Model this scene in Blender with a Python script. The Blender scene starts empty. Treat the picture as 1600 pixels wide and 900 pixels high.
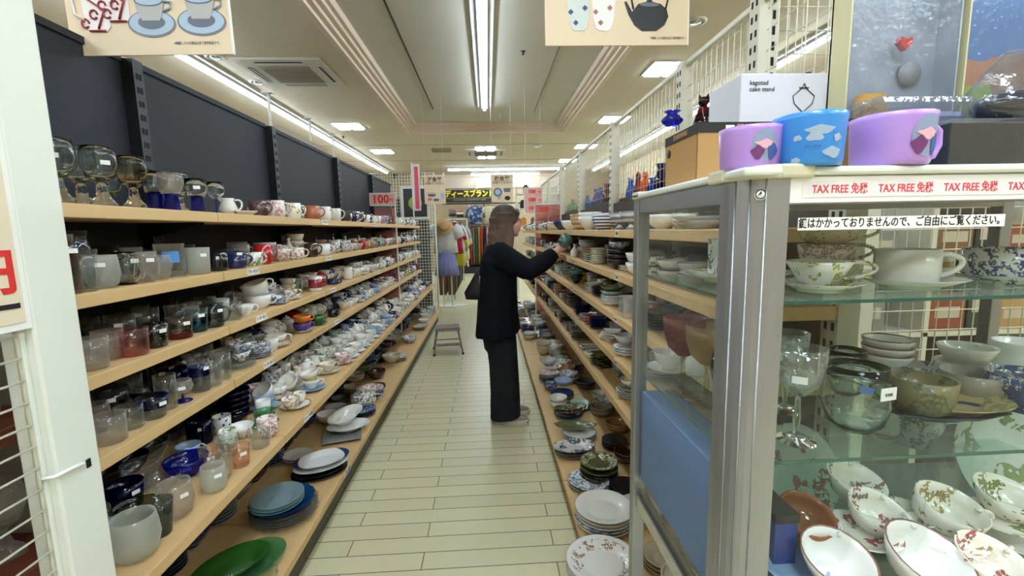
import bpy, bmesh, math, random
from mathutils import Vector, Matrix, Euler
PI = math.pi
SC = bpy.context.scene
COL = SC.collection
rnd = random.Random(7)

# ---------------------------------------------------------------- camera
FOC = 700.0
CAMP = Vector((0, 0, 1.42))
R0 = Vector((0.99835672, -0.05376464, -0.01983008))    # camera right in world
R1 = Vector((-0.02655148, -0.1273373, -0.99150402))    # camera down in world
R2 = Vector((0.05078275, 0.99040122, -0.12855558))     # camera forward in world
cd = bpy.data.cameras.new('camera'); cam = bpy.data.objects.new('camera', cd); COL.objects.link(cam)
cd.sensor_width = 36; cd.lens = FOC / 1600 * 36; cd.clip_start = 0.02; cd.clip_end = 100
mw = Matrix.Identity(4)
for i in range(3):
    mw[i][0] = R0[i]; mw[i][1] = -R1[i]; mw[i][2] = -R2[i]; mw[i][3] = CAMP[i]
cam.matrix_world = mw
SC.camera = cam

def proj(p):
    d = Vector(p) - CAMP
    return 800 + FOC * d.dot(R0) / d.dot(R2), 450 + FOC * d.dot(R1) / d.dot(R2)
def at(px, py, x=None, y=None, z=None):
    d = R0 * (px - 800) + R1 * (py - 450) + R2 * FOC
    t = (x - CAMP.x) / d.x if x is not None else (y - CAMP.y) / d.y if y is not None else (z - CAMP.z) / d.z
    return CAMP + d * t
def yof(px, X, z):
    a, b = .2, 30.
    for _ in range(50):
        m = (a + b) / 2
        if (proj((X, m, z))[0] < px) == (X < 0): a = m
        else: b = m
    return m

# ---------------------------------------------------------------- render look, world
SC.view_settings.view_transform = 'Standard'
SC.view_settings.look = 'None'
SC.view_settings.gamma = 1
SC.view_settings.use_curve_mapping = False
SC.view_settings.exposure = 1.37
cy = SC.cycles
cy.use_denoising = True
cy.max_bounces = 14; cy.diffuse_bounces = 4; cy.glossy_bounces = 4; cy.transmission_bounces = 12
cy.transparent_max_bounces = 40
cy.caustics_reflective = False; cy.caustics_refractive = False
cy.sample_clamp_indirect = 25.0
W = bpy.data.worlds.new('world'); SC.world = W; W.use_nodes = True
W.node_tree.nodes['Background'].inputs[0].default_value = (1, 1, 1, 1)
W.node_tree.nodes['Background'].inputs[1].default_value = 0.3
TUBE = 15.0      # strength of the fluorescent tubes
SQUARE = 14.0    # strength of the square ceiling lights

# ---------------------------------------------------------------- materials
def lin(c):
    return tuple(((v / 255) / 12.92 if v / 255 <= 0.04045 else ((v / 255 + 0.055) / 1.055) ** 2.4) for v in c) + (1,)
MATS = {}
class NT:
    def __init__(s, name):
        s.m = bpy.data.materials.new(name); s.m.use_nodes = True
        s.t = s.m.node_tree; s.n = s.t.nodes; s.l = s.t.links
        s.b = s.n['Principled BSDF']; s.out = s.n['Material Output']
    def new(s, typ, **kw):
        n = s.n.new(typ)
        for k, v in kw.items(): setattr(n, k, v)
        return n
    def link(s, a, b): s.l.new(a, b)
    def coord(s, kind='Object', scale=(1, 1, 1), rot=(0, 0, 0)):
        c = s.new('ShaderNodeTexCoord'); mp = s.new('ShaderNodeMapping')
        mp.inputs['Scale'].default_value = scale; mp.inputs['Rotation'].default_value = rot
        s.link(c.outputs[kind], mp.inputs[0]); return mp.outputs[0]
    def mix(s, f, a, b):
        m = s.new('ShaderNodeMix', data_type='RGBA')
        if isinstance(f, (int, float)): m.inputs[0].default_value = f
        else: s.link(f, m.inputs[0])
        for v, i in ((a, 6), (b, 7)):
            if isinstance(v, tuple): m.inputs[i].default_value = v
            else: s.link(v, m.inputs[i])
        return m.outputs[2]
    def math(s, op, a, b=None):
        m = s.new('ShaderNodeMath', operation=op)
        for v, i in ((a, 0), (b, 1)):
            if v is None: continue
            if isinstance(v, (int, float)): m.inputs[i].default_value = v
            else: s.link(v, m.inputs[i])
        return m.outputs[0]
    def sep(s, v):
        x = s.new('ShaderNodeSeparateXYZ'); s.link(v, x.inputs[0]); return x.outputs

def plain(name, c, rough=.5, metal=0, spec=.5, coat=0, bump=0, bscale=200, emit=None, es=0, vary=0, vscale=8, trans=0, ior=1.45):
    if name in MATS: return MATS[name]
    q = NT(name); b = q.b
    b.inputs['Base Color'].default_value = lin(c); b.inputs['Roughness'].default_value = rough
    b.inputs['Metallic'].default_value = metal; b.inputs['Specular IOR Level'].default_value = spec
    b.inputs['Coat Weight'].default_value = coat; b.inputs['Coat Roughness'].default_value = .08
    if trans: b.inputs['Transmission Weight'].default_value = trans; b.inputs['IOR'].default_value = ior
    if emit: b.inputs['Emission Color'].default_value = lin(emit); b.inputs['Emission Strength'].default_value = es
    if vary or bump:
        v = q.coord()
        nz = q.new('ShaderNodeTexNoise'); nz.inputs['Scale'].default_value = vscale; nz.inputs['Detail'].default_value = 4
        q.link(v, nz.inputs['Vector'])
        if vary:
            d = tuple(max(0, x * (1 - vary)) for x in lin(c)[:3]) + (1,)
            q.link(q.mix(nz.outputs[0], lin(c), d), b.inputs['Base Color'])
        if bump:
            n2 = q.new('ShaderNodeTexNoise'); n2.inputs['Scale'].default_value = bscale; q.link(v, n2.inputs['Vector'])
            bp = q.new('ShaderNodeBump'); bp.inputs['Strength'].default_value = bump; bp.inputs['Distance'].default_value = .002
            q.link(n2.outputs[0], bp.inputs['Height']); q.link(bp.outputs[0], b.inputs['Normal'])
    MATS[name] = q.m
    return q.m

def glass(name, tint=(248, 251, 251), edge=.5, frost=0, rough=.015, lo=.05, band=None, refr=0, wob=.03, ef=.30):
    """glass: see-through share, refracting share, fresnel reflection; frost adds a white scattering share"""
    if name in MATS: return MATS[name]
    q = NT(name)
    tr = q.new('ShaderNodeBsdfTransparent'); gl = q.new('ShaderNodeBsdfGlossy'); gl.inputs['Roughness'].default_value = rough
    lw = q.new('ShaderNodeLayerWeight'); lw.inputs[0].default_value = .35
    body = lin(tint); dark = tuple(v * .8 for v in body[:3]) + (1,)
    f3 = q.math('POWER', lw.outputs['Facing'], 3.0)
    if band:      # coloured share of the glass itself: (z from, z to, colour)
        z = q.sep(q.coord())[2]
        k = q.math('MULTIPLY', q.math('GREATER_THAN', z, band[0]), q.math('LESS_THAN', z, band[1]))
        body = q.mix(k, body, lin(band[2]))
    q.link(q.mix(q.math('MULTIPLY', f3, .6), body, dark), tr.inputs[0])
    fac = q.math('ADD', q.math('MULTIPLY', f3, edge), lo)
    mx = q.new('ShaderNodeMixShader'); q.link(fac, mx.inputs[0]); q.link(tr.outputs[0], mx.inputs[1]); q.link(gl.outputs[0], mx.inputs[2])
    last = mx
    if wob:
        nz = q.new('ShaderNodeTexNoise'); nz.inputs['Scale'].default_value = 60; q.link(q.coord(), nz.inputs[0])
        bp = q.new('ShaderNodeBump'); bp.inputs['Strength'].default_value = wob; bp.inputs['Distance'].default_value = .003
        q.link(nz.outputs[0], bp.inputs['Height']); q.link(bp.outputs[0], gl.inputs['Normal'])
    if refr == 1: ef = 0
    if refr:
        gb = q.new('ShaderNodeBsdfGlass'); gb.inputs['IOR'].default_value = 1.42; gb.inputs['Roughness'].default_value = .0
        if isinstance(body, tuple): gb.inputs[0].default_value = body
        else: q.link(body, gb.inputs[0])
        if wob: q.link(bp.outputs[0], gb.inputs['Normal'])
        m1 = q.new('ShaderNodeMixShader'); m1.inputs[0].default_value = refr
        q.link(last.outputs[0], m1.inputs[1]); q.link(gb.outputs[0], m1.inputs[2]); last = m1
    if frost or ef:
        df = q.new('ShaderNodeBsdfDiffuse'); df.inputs[0].default_value = lin(tint)
        tl = q.new('ShaderNodeBsdfTranslucent'); tl.inputs[0].default_value = lin(tint)
        ad = q.new('ShaderNodeMixShader'); ad.inputs[0].default_value = .5
        q.link(df.outputs[0], ad.inputs[1]); q.link(tl.outputs[0], ad.inputs[2])
        m2 = q.new('ShaderNodeMixShader'); q.link(q.math('ADD', q.math('MULTIPLY', f3, ef), frost), m2.inputs[0])  # ef paints white edges in place of light refracted at the rims
        q.link(last.outputs[0], m2.inputs[1]); q.link(ad.outputs[0], m2.inputs[2]); last = m2
    q.link(last.outputs[0], q.out.inputs[0])
    MATS[name] = q.m
    return q.m

def ceramic(name, base, pat=None, kind='plain', scale=30., rough=.18, thr=.55, zr=None, rr=None):
    """glazed ware; kind: plain, band (horizontal stripes), patch (noise flowers), dot, rim (ring by radius), crackle"""
    if name in MATS: return MATS[name]
    q = NT(name); b = q.b
    b.inputs['Roughness'].default_value = rough; b.inputs['Coat Weight'].default_value = .35; b.inputs['Coat Roughness'].default_value = .06
    bc = lin(base); b.inputs['Base Color'].default_value = bc
    v = q.coord()
    if pat:
        pc = lin(pat)
        if kind == 'band':
            z = q.sep(v)[2]; w = q.math('SINE', q.math('MULTIPLY', z, scale * 6.28)); f = q.math('GREATER_THAN', w, thr - .5)
        elif kind == 'patch':
            nz = q.new('ShaderNodeTexNoise'); nz.inputs['Scale'].default_value = scale; nz.inputs['Detail'].default_value = 1; q.link(v, nz.inputs[0])
            n3 = q.new('ShaderNodeTexNoise'); n3.inputs['Scale'].default_value = scale * 4.5; n3.inputs['Detail'].default_value = 2; q.link(v, n3.inputs[0])
            f = q.math('MULTIPLY', q.math('GREATER_THAN', nz.outputs[0], thr - .06), q.math('GREATER_THAN', n3.outputs[0], .47))
            pc = q.mix(q.math('GREATER_THAN', n3.outputs[0], .56), lin(tuple(v_ * .5 + w_ for v_, w_ in zip(pat, (36, 52, 30)))), lin(pat))
        elif kind == 'dot':
            vo = q.new('ShaderNodeTexVoronoi'); vo.inputs['Scale'].default_value = scale; q.link(v, vo.inputs['Vector'])
            f = q.math('LESS_THAN', vo.outputs['Distance'], thr)
        elif kind == 'rim':
            s = q.sep(v); r = q.math('SQRT', q.math('ADD', q.math('MULTIPLY', s[0], s[0]), q.math('MULTIPLY', s[1], s[1])))
            f = q.math('MULTIPLY', q.math('GREATER_THAN', r, rr[0]), q.math('LESS_THAN', r, rr[1]))
        elif kind == 'zone':
            z = q.sep(v)[2]; f = q.math('MULTIPLY', q.math('GREATER_THAN', z, zr[0]), q.math('LESS_THAN', z, zr[1]))
        elif kind == 'check':
            ck = q.new('ShaderNodeTexChecker'); ck.inputs['Scale'].default_value = scale; q.link(v, ck.inputs[0]); f = ck.outputs[1]
        if kind in ('patch', 'dot') and zr:
            z = q.sep(v)[2]; f = q.math('MULTIPLY', f, q.math('MULTIPLY', q.math('GREATER_THAN', z, zr[0]), q.math('LESS_THAN', z, zr[1])))
        if kind in ('patch', 'dot') and rr:
            s = q.sep(v); r = q.math('SQRT', q.math('ADD', q.math('MULTIPLY', s[0], s[0]), q.math('MULTIPLY', s[1], s[1])))
            f = q.math('MULTIPLY', f, q.math('MULTIPLY', q.math('GREATER_THAN', r, rr[0]), q.math('LESS_THAN', r, rr[1])))
        q.link(q.mix(f, bc, pc), b.inputs['Base Color'])
    MATS[name] = q.m
    return q.m

# ---------------------------------------------------------------- mesh building
class MB:
    def __init__(s): s.v = []; s.f = []; s.mi = []; s.sm = []
    def add(s, vs, fs, mi=0, smooth=False):
        o = len(s.v); s.v += [tuple(v) for v in vs]
        for f in fs: s.f.append([i + o for i in f]); s.mi.append(mi); s.sm.append(smooth)
        return s
    def box(s, x0, y0, z0, x1, y1, z1, mi=0):
        vs = [(x, y, z) for z in (z0, z1) for y in (y0, y1) for x in (x0, x1)]
        return s.add(vs, [(0, 2, 3, 1), (4, 5, 7, 6), (0, 1, 5, 4), (2, 6, 7, 3), (0, 4, 6, 2), (1, 3, 7, 5)], mi)
    def tube(s, pts, r, n=8, mi=0, caps=True, closed=False, flat=1.0):
        pts = [Vector(p) for p in pts]; m = len(pts)
        rs = r if isinstance(r, (list, tuple)) else [r] * m
        vs = []; up = None
        for i, p in enumerate(pts):
            if closed: d = pts[(i + 1) % m] - pts[i - 1]
            else: d = pts[min(i + 1, m - 1)] - pts[max(i - 1, 0)]
            if d.length < 1e-9: d = Vector((0, 0, 1))
            d.normalize()
            if up is None: up = Vector((0, 0, 1)) if abs(d.z) < .9 else Vector((1, 0, 0))
            a = d.cross(up)
            if a.length < 1e-6: a = d.orthogonal()
            a.normalize(); b = a.cross(d).normalized(); up = b
            for k in range(n):
                t = 2 * PI * (k + .5) / n
                vs.append(p + a * (math.cos(t) * rs[i] * flat) + b * (math.sin(t) * rs[i]))
        fs = []
        for i in range(m if closed else m - 1):
            j = (i + 1) % m
            for k in range(n): fs.append((i * n + k, i * n + (k + 1) % n, j * n + (k + 1) % n, j * n + k))
        if caps and not closed: fs.append(tuple(range(n))[::-1]); fs.append(tuple((m - 1) * n + k for k in range(n)))
        return s.add(vs, fs, mi, n > 4)
    def lathe(s, prof, n=24, mi=0, sx=1, sy=1, wob=None, smooth=True):
        vs = []; idx = []
        for r, z in prof:
            if r < 1e-6: idx.append([len(vs)] * n); vs.append((0, 0, z))
            else:
                st = len(vs); idx.append([st + k for k in range(n)])
                for k in range(n):
                    t = 2 * PI * k / n; rr = r * (wob(t, z) if wob else 1)
                    vs.append((rr * math.cos(t) * sx, rr * math.sin(t) * sy, z))
        fs = []
        for i in range(len(prof) - 1):
            a, b = idx[i], idx[i + 1]
            for k in range(n):
                j = (k + 1) % n
                if a[0] == a[1] and b[0] == b[1]: continue
                if a[0] == a[1]: fs.append((a[0], b[j], b[k]))
                elif b[0] == b[1]: fs.append((a[k], a[j], b[0]))
                else: fs.append((a[k], a[j], b[j], b[k]))
        return s.add(vs, fs, mi, smooth)
    def ball(s, c, rx, ry=None, rz=None, n=16, m=10, mi=0):
        ry = ry or rx; rz = rz or rx; t = MB()
        t.lathe([(math.sin(PI * i / m), -math.cos(PI * i / m)) for i in range(m + 1)], n)
        return s.add([(c[0] + v[0] * rx, c[1] + v[1] * ry, c[2] + v[2] * rz) for v in t.v], t.f, mi, True)
    def loft(s, rings, n=24, mi=0, caps=True, wob=None):
        """rings of (cx, cy, z, rx, ry)"""
        vs = []
        for i, g in enumerate(rings):
            for k in range(n):
                t = 2 * PI * k / n; w = wob(t, i / (len(rings) - 1)) if wob else 1
                zz = g[2] + (g[5] * math.cos(t) if len(g) > 5 else 0)
                vs.append((g[0] + g[3] * w * math.cos(t), g[1] + g[4] * w * math.sin(t), zz))
        fs = [(i * n + k, i * n + (k + 1) % n, (i + 1) * n + (k + 1) % n, (i + 1) * n + k) for i in range(len(rings) - 1) for k in range(n)]
        if caps: fs += [tuple(range(n))[::-1], tuple((len(rings) - 1) * n + k for k in range(n))]
        return s.add(vs, fs, mi, True)
    def poly(s, pts, thick, axis='y', at=0, mi=0):
        """extruded outline; pts are 2-D; axis is the extrusion axis"""
        n = len(pts)
        def P(a, b, c): return (a, c, b) if axis == 'y' else (c, a, b) if axis == 'x' else (a, b, c)
        vs = [P(a, b, at) for a, b in pts] + [P(a, b, at + thick) for a, b in pts]
        fs = [tuple(range(n)), tuple(range(2 * n - 1, n - 1, -1))] + [(i, i + n, (i + 1) % n + n, (i + 1) % n) for i in range(n)]
        return s.add(vs, fs, mi)
    def xf(s, M, start=0):
        s.v[start:] = [tuple(M @ Vector(v)) for v in s.v[start:]]; return s
    def mesh(s, name, mats):
        me = bpy.data.meshes.new(name); me.from_pydata(s.v, [], s.f)
        mats = mats if isinstance(mats, (list, tuple)) else [mats]
        for m in mats: me.materials.append(m)
        me.polygons.foreach_set('material_index', [min(i, len(mats) - 1) for i in s.mi])
        me.polygons.foreach_set('use_smooth', s.sm)
        bm = bmesh.new(); bm.from_mesh(me); bmesh.ops.recalc_face_normals(bm, faces=bm.faces)
        bm.to_mesh(me); bm.free()
        me.update()
        return me
    def build(s, name, mats, parent=None, loc=(0, 0, 0), rot=(0, 0, 0), bevel=0):
        o = bpy.data.objects.new(name, s.mesh(name, mats)); COL.objects.link(o)
        o.location = loc; o.rotation_euler = rot
        if parent: o.parent = parent
        if bevel:
            b = o.modifiers.new('bevel', 'BEVEL'); b.width = bevel; b.segments = 2; b.limit_method = 'ANGLE'
        return o

def tag(o, label=None, cat=None, group=None, kind=None):
    if label: o['label'] = label
    if cat: o['category'] = cat
    if group: o['group'] = group
    if kind: o['kind'] = kind
    return o
def empty(name, loc=(0, 0, 0), rot=(0, 0, 0), label=None, cat=None, group=None):
    o = bpy.data.objects.new(name, None); COL.objects.link(o); o.location = loc; o.rotation_euler = rot
    o.empty_display_size = .05
    return tag(o, label, cat, group)
def struct(name, mb, m, **k): return tag(mb.build(name, m, **k), kind='structure')
def text(name, body, size, M, mat, parent, extrude=.0004, align='CENTER', bold=0.0, sx=1.0):
    """writing turned into a mesh; M places its plane in the parent's frame"""
    cu = bpy.data.curves.new(name, 'FONT'); cu.body = body; cu.size = size; cu.extrude = extrude; cu.offset = bold
    cu.align_x = align; cu.align_y = 'CENTER'; cu.resolution_u = 2
    o = bpy.data.objects.new(name, cu); COL.objects.link(o)
    me = bpy.data.meshes.new_from_object(o.evaluated_get(bpy.context.evaluated_depsgraph_get()))
    bpy.data.objects.remove(o); bpy.data.curves.remove(cu)
    me.materials.clear(); me.materials.append(mat)
    me.transform(M @ Matrix.Diagonal((sx, 1, 1, 1)))
    q = bpy.data.objects.new(name, me); COL.objects.link(q); q.parent = parent
    return q
FRONT = Matrix.Rotation(PI / 2, 4, 'X')                      # faces -Y, reads along +X
RIGHTW = Matrix.Rotation(PI / 2, 4, 'Z') @ FRONT             # faces +X, reads along +Y
LEFTW = Matrix.Rotation(-PI / 2, 4, 'Z') @ FRONT             # faces -X, reads along -Y
def TR(x, y, z, R=FRONT): return Matrix.Translation((x, y, z)) @ R
def evalmesh(o):
    me = bpy.data.meshes.new_from_object(o.evaluated_get(bpy.context.evaluated_depsgraph_get()))
    return me
def remeshed(name, mb, mat, parent, voxel=.006, smooth=4):
    """union of overlapping closed shapes as one continuous skin"""
    o = mb.build(name, mat, parent)
    r = o.modifiers.new('r', 'REMESH'); r.mode = 'VOXEL'; r.voxel_size = voxel; r.use_smooth_shade = True
    if smooth:
        s = o.modifiers.new('s', 'SMOOTH'); s.iterations = smooth; s.factor = .5
    me = evalmesh(o); o.modifiers.clear(); o.data = me
    for p in me.polygons: p.use_smooth = True
    return o
# ---------------------------------------------------------------- base materials
def wood(name, c, c2, scale=(3, 40, 40), rough=.45):
    q = NT(name); v = q.coord(scale=scale)
    nz = q.new('ShaderNodeTexNoise'); nz.inputs['Scale'].default_value = 1.2; nz.inputs['Detail'].default_value = 5; q.link(v, nz.inputs[0])
    q.link(q.mix(nz.outputs[0], lin(c), lin(c2)), q.b.inputs['Base Color']); q.b.inputs['Roughness'].default_value = rough
    MATS[name] = q.m; return q.m
M_SHELF = wood('shelf_wood', (226, 194, 142), (206, 170, 118), (30, 2, 30))
M_REDWOOD = wood('red_wood', (112, 52, 30), (78, 34, 20), (30, 3, 30))
M_BLACKPANEL = plain('charcoal_panel', (42, 46, 53), .62, spec=.3)
M_BLACKMETAL = plain('black_metal', (20, 22, 27), .45)
M_SLOT = plain('slot_dark', (4, 4, 5), .8)
M_CREAM = plain('cream_metal', (208, 206, 188), .4)
M_WHITEMETAL = plain('white_metal', (222, 226, 218), .45)
M_WHITE = plain('white_card', (235, 235, 232), .6)
M_STICKER = plain('sticker_white', (244, 244, 244), .5)
M_INK = plain('ink_black', (20, 20, 22), .6)
M_RED = plain('ink_red', (214, 44, 44), .6)
M_PINKRED = plain('ink_pink_red', (216, 62, 78), .6)
M_ALU = plain('brushed_aluminium', (158, 160, 164), .36, metal=.75, bump=.15, bscale=90)
M_CHROME = plain('chrome', (200, 200, 205), .15, metal=1)
M_CREAMPL = plain('cream_plastic', (206, 202, 176), .35)
M_CARD = plain('cardboard', (170, 160, 140), .8)

# floor planks
q = NT('vinyl_planks'); v = q.coord('Generated', (1, 1, 1))
c = q.new('ShaderNodeTexCoord'); mp = q.new('ShaderNodeMapping'); q.link(c.outputs['Object'], mp.inputs[0])
mp.inputs['Location'].default_value = (.32, .02, 0)
br = q.new('ShaderNodeTexBrick'); q.link(mp.outputs[0], br.inputs[0]); br.offset = .37; br.offset_frequency = 2
for k, val in (('Scale', 1), ('Mortar Size', .0022), ('Mortar Smooth', .1), ('Bias', 0), ('Brick Width', .92), ('Row Height', .104)): br.inputs[k].default_value = val
br.inputs['Color1'].default_value = lin((226, 222, 186)); br.inputs['Color2'].default_value = lin((217, 213, 176)); br.inputs['Mortar'].default_value = lin((58, 56, 44))
nz = q.new('ShaderNodeTexNoise'); nz.inputs['Scale'].default_value = 3; q.link(mp.outputs[0], nz.inputs[0])
q.link(q.mix(q.math('MULTIPLY', nz.outputs[0], .25), br.outputs[0], lin((200, 198, 164))), q.b.inputs['Base Color'])
q.b.inputs['Roughness'].default_value = .3; q.b.inputs['Specular IOR Level'].default_value = .5
MATS['floor'] = q.m
M_CEIL = plain('ceiling_board', (212, 202, 182), .85, vary=.12, vscale=1.5, bump=.5, bscale=130)
M_CEILHI = plain('recess_board', (204, 202, 190), .85, vary=.1, vscale=1.2)
M_MOULD = plain('moulding_paint', (216, 198, 180), .6)
M_WALL = plain('wall_tan', (160, 142, 108), .8)
M_WALLB = plain('wall_cream', (196, 178, 146), .8)
M_FIXT = plain('fixture_white', (205, 205, 205), .5)
M_TUBE = plain('tube_glow', (255, 255, 255), .5, emit=(229, 243, 255), es=TUBE)
M_SQ = plain('square_glow', (255, 255, 255), .5, emit=(229, 243, 255), es=SQUARE)

# ---------------------------------------------------------------- room
H = 3.3; XL, XR, YN, YF = -3.75, 4.2, -2.5, 15.6
struct('floor', MB().box(XL, YN, -.05, XR, YF, 0), MATS['floor'])
CX0, CX1, CYF = -1.46, 1.54, 9.0
cb = MB()
cb.box(XL, YN, H, CX0, YF, H + .3); cb.box(CX1, YN, H, XR, YF, H + .3); cb.box(CX0, CYF, H, CX1, YF, H + .3)
struct('ceiling', cb, M_CEIL)
rb = MB(); rb.box(CX0, YN, H + .16, CX1, CYF, H + .3)
struct('ceiling_recess', rb, M_CEILHI)
mm = MB()   # stepped moulding round the recess
for i, (w0, w1, dz) in enumerate(((0, .05, -.02), (.05, .1, .015), (.1, .15, .05), (.15, .19, .09))):
    mm.box(CX0 + w0 - .02, YN, H + dz - .005, CX0 + w1 - .02, CYF - w0, H + .17)
    mm.box(CX1 - w1 + .02, YN, H + dz - .005, CX1 - w0 + .02, CYF - w0, H + .17)
    mm.box(CX0 + w0 - .02, CYF - w1 + .02, H + dz - .005, CX1 - w0 + .02, CYF - w0 + .02, H + .169)
struct('trim_1', mm, M_MOULD, bevel=.006)
struct('trim_2', MB().box(-.87, YN, H + .152, -.853, 7.9, H + .161).box(.86, YN, H + .155, .866, 8.2, H + .161), plain('track_dark', (52, 50, 46), .6))
ln = MB()
for y in (10.2, 12.4): ln.box(XL + .01, y, H - .004, XR - .01, y + .012, H + .001)
struct('trim_3', ln, plain('joint_brown', (104, 98, 86), .8))
struct('wall_left', MB().box(XL - .1, YN, 0, XL, YF, H + .3), M_WALL)
struct('wall_right', MB().box(XR, YN, 0, XR + .1, YF, H + .3), M_WALLB)
struct('wall_front', MB().box(XL, YN - .1, 0, XR, YN, H + .3), M_WALLB)
struct('wall_back', MB().box(XL, YF, 0, XR, YF + .1, H + .3), M_WALLB)
bk = MB()
bk.box(-2.1, YF - .06, 2.85, 2.6, YF, 3.24); bk.box(-2.2, YF - .1, 3.2, 2.7, YF, 3.3)
for x in (-2.2, -.37, 1.5, 2.6): bk.box(x, YF - .1, 2.8, x + .07, YF - .055, 3.22)
struct('trim_4', bk, plain('shutter_cream', (214, 200, 184), .6))

def strip(name, x0, x1, y0, y1, z, label, lens):
    along_y = (y1 - y0) > (x1 - x0)
    t = empty(name, ((x0 + x1) / 2, (y0 + y1) / 2, z), label=label, cat='ceiling light', group='fluorescent strip lights')
    L = (y1 - y0) if along_y else (x1 - x0); Wd = .22
    b = MB()
    if along_y: b.box(-Wd / 2, -L / 2, -.028, Wd / 2, L / 2, -.001).box(-.05, -L / 2, -.05, .05, L / 2, -.02)
    else: b.box(-L / 2, -Wd / 2, -.028, L / 2, Wd / 2, -.001).box(-L / 2, -.05, -.05, L / 2, .05, -.02)
    b.build('housing', M_FIXT, t)
    n = max(1, round(L / lens)); s = L / n
    for i in range(n):
        a, c_ = -L / 2 + i * s + .015, -L / 2 + (i + 1) * s - .015
        pts = [(0, a, -.07), (0, c_, -.07)] if along_y else [(a, 0, -.07), (c_, 0, -.07)]
        MB().tube(pts, .021, 10).build('tube', M_TUBE, t)
    return t
strip('strip_light', -.11, .11, -2.3, 7.7, H + .16, 'long fluorescent strip running down the middle of the recessed ceiling', 2.4)
strip('strip_light', -3.13, -3.0, -2.2, 14.4, H, 'long fluorescent strip along the left edge of the ceiling', 2.4)
strip('strip_light', 3.3, 3.5, -2.2, 14.4, H, 'long fluorescent strip along the far right of the ceiling', 2.4)  # out of view; one of the extra strips added to light the room
strip('strip_light', -1.15, 2.4, 13.7, 13.9, H, 'fluorescent strip across the ceiling near the back wall, the nearer one', 1.8)
strip('strip_light', -.5, 1.75, 14.9, 15.1, H, 'shorter fluorescent strip across the ceiling right at the back wall', 2.2)

def square_light(x, y, label, s=.5):
    t = empty('square_ceiling_light', (x, y, H), label=label, cat='ceiling light', group='square ceiling lights')
    MB().box(-s / 2, -s / 2, -.012, s / 2, s / 2, .001).build('frame', M_FIXT, t)
    for k in (-1, 1): MB().box(k * s * .24 - s * .19, -s * .42, -.03, k * s * .24 + s * .19, s * .42, -.008).build('lamp', M_SQ, t, bevel=.01)
sq = [(-2.4, 8.35, 'square twin lamp on the ceiling at left, nearer of two'), (-2.4, 10.9, 'square twin lamp on the ceiling at left, farther of two'),
      (0, 10.65, 'square twin lamp in the ceiling centre before the air conditioner'), (0.02, 11.8, 'square twin lamp in the ceiling centre beyond the air conditioner'),
      (2.2, 5.55, 'nearest square twin lamp above the right wire mesh'), (2.25, 8.0, 'second square twin lamp above the right wire mesh'),
      (2.3, 10.5, 'third square twin lamp above the right wire mesh'), (2.25, 12.6, 'farthest square twin lamp above the right wire mesh')]
for a in sq: square_light(*a)
# unseen square lamps added behind the camera to brighten the front faces
for x in (-2.4, .35, 2.3):
    for y in (-1.7, -.2): square_light(x, y, 'added unseen square lamp on the ceiling behind the camera, %s, %s row' % ({-2.4: 'left', .35: 'middle', 2.3: 'right'}[x], 'rear' if y < -1 else 'front'), .6)
square_light(2.2, 2.9, 'added unseen square lamp above the toy boxes, out of the frame', .5)  # extra lamp, added out of view for more light
def cassette(x, y, label, s=.95):
    t = empty('air_conditioner', (x, y, H), label=label, cat='air conditioner')
    b = MB(); b.box(-s / 2, -s / 2, -.03, s / 2, s / 2, .001); b.build('panel', plain('ac_white', (196, 194, 184), .5), t, bevel=.01)
    g = MB(); g.box(-.27, -.27, -.036, .27, .27, -.025)
    for i in range(18): g.box(-.26, -.26 + i * .03, -.041, .26, -.25 + i * .03, -.036)
    g.build('intake_grille', plain('ac_grille', (150, 144, 134), .7), t)
    for a in range(4):
        f = MB(); f.box(-.25, .355, -.034, .25, .405, -.028, 0).box(-.25, .36, -.04, .25, .372, -.03, 1)
        f.xf(Matrix.Rotation(a * PI / 2, 4, 'Z')); f.build('louvre', [plain('ac_slot', (70, 68, 64), .7), M_FIXT], t)
cassette(-2.22, 5.65, 'square air conditioner panel in the left ceiling beside the strip light')
cassette(0, 11.25, 'distant air conditioner panel in the middle of the ceiling')
for i, (px, py, lb) in enumerate([(403, 128, 'round recessed spotlight at the corner of the left air conditioner'), (336, 88, 'round recessed spotlight by the left hanging sign'),
                                  (1087, 33, 'round downlight in the right part of the ceiling'), (839, 228, 'small round downlight near the far right lamps')]):
    p = at(px, py, z=H)
    t = empty('downlight', p, label=lb, cat='downlight')
    MB().lathe([(.10, 0.001), (.10, -.01), (.075, -.016), (.072, -.004), (0, -.004)], 20).build('ring', M_FIXT, t)
    MB().lathe([(0, -.024), (.045, -.02), (.05, -.003)], 16).build('bulb', M_CHROME, t)
p = at(690, 233, z=H)
tag(MB().box(-.22, -.12, -.05, .22, .12, 0).box(-.2, -.1, -.06, .2, .1, -.05).build('ceiling_vent', plain('vent_tan', (150, 138, 104), .6), None, p), 'tan rectangular vent box on the middle of the ceiling', 'vent')
for px, py, lb in [(817, 80, 'small black sprinkler stub in the recessed ceiling'), (536, 213, 'small dark sensor stub on the left ceiling')]:
    p = at(px, py, z=H + (.16 if px == 817 else 0)); tag(MB().lathe([(0, -.045), (.014, -.04), (.01, -.02), (.03, -.006), (.03, 0)], 12).build('ceiling_sensor', M_BLACKMETAL, None, p), lb, 'sensor')
p = at(617, 272, z=H); 
tag(MB().ball((0, 0, -.08), .06).lathe([(.07, 0), (.07, -.05), (0, -.05)], 16).build('dome_camera', M_BLACKMETAL, None, p), 'black dome camera on the far left ceiling', 'camera')

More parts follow.
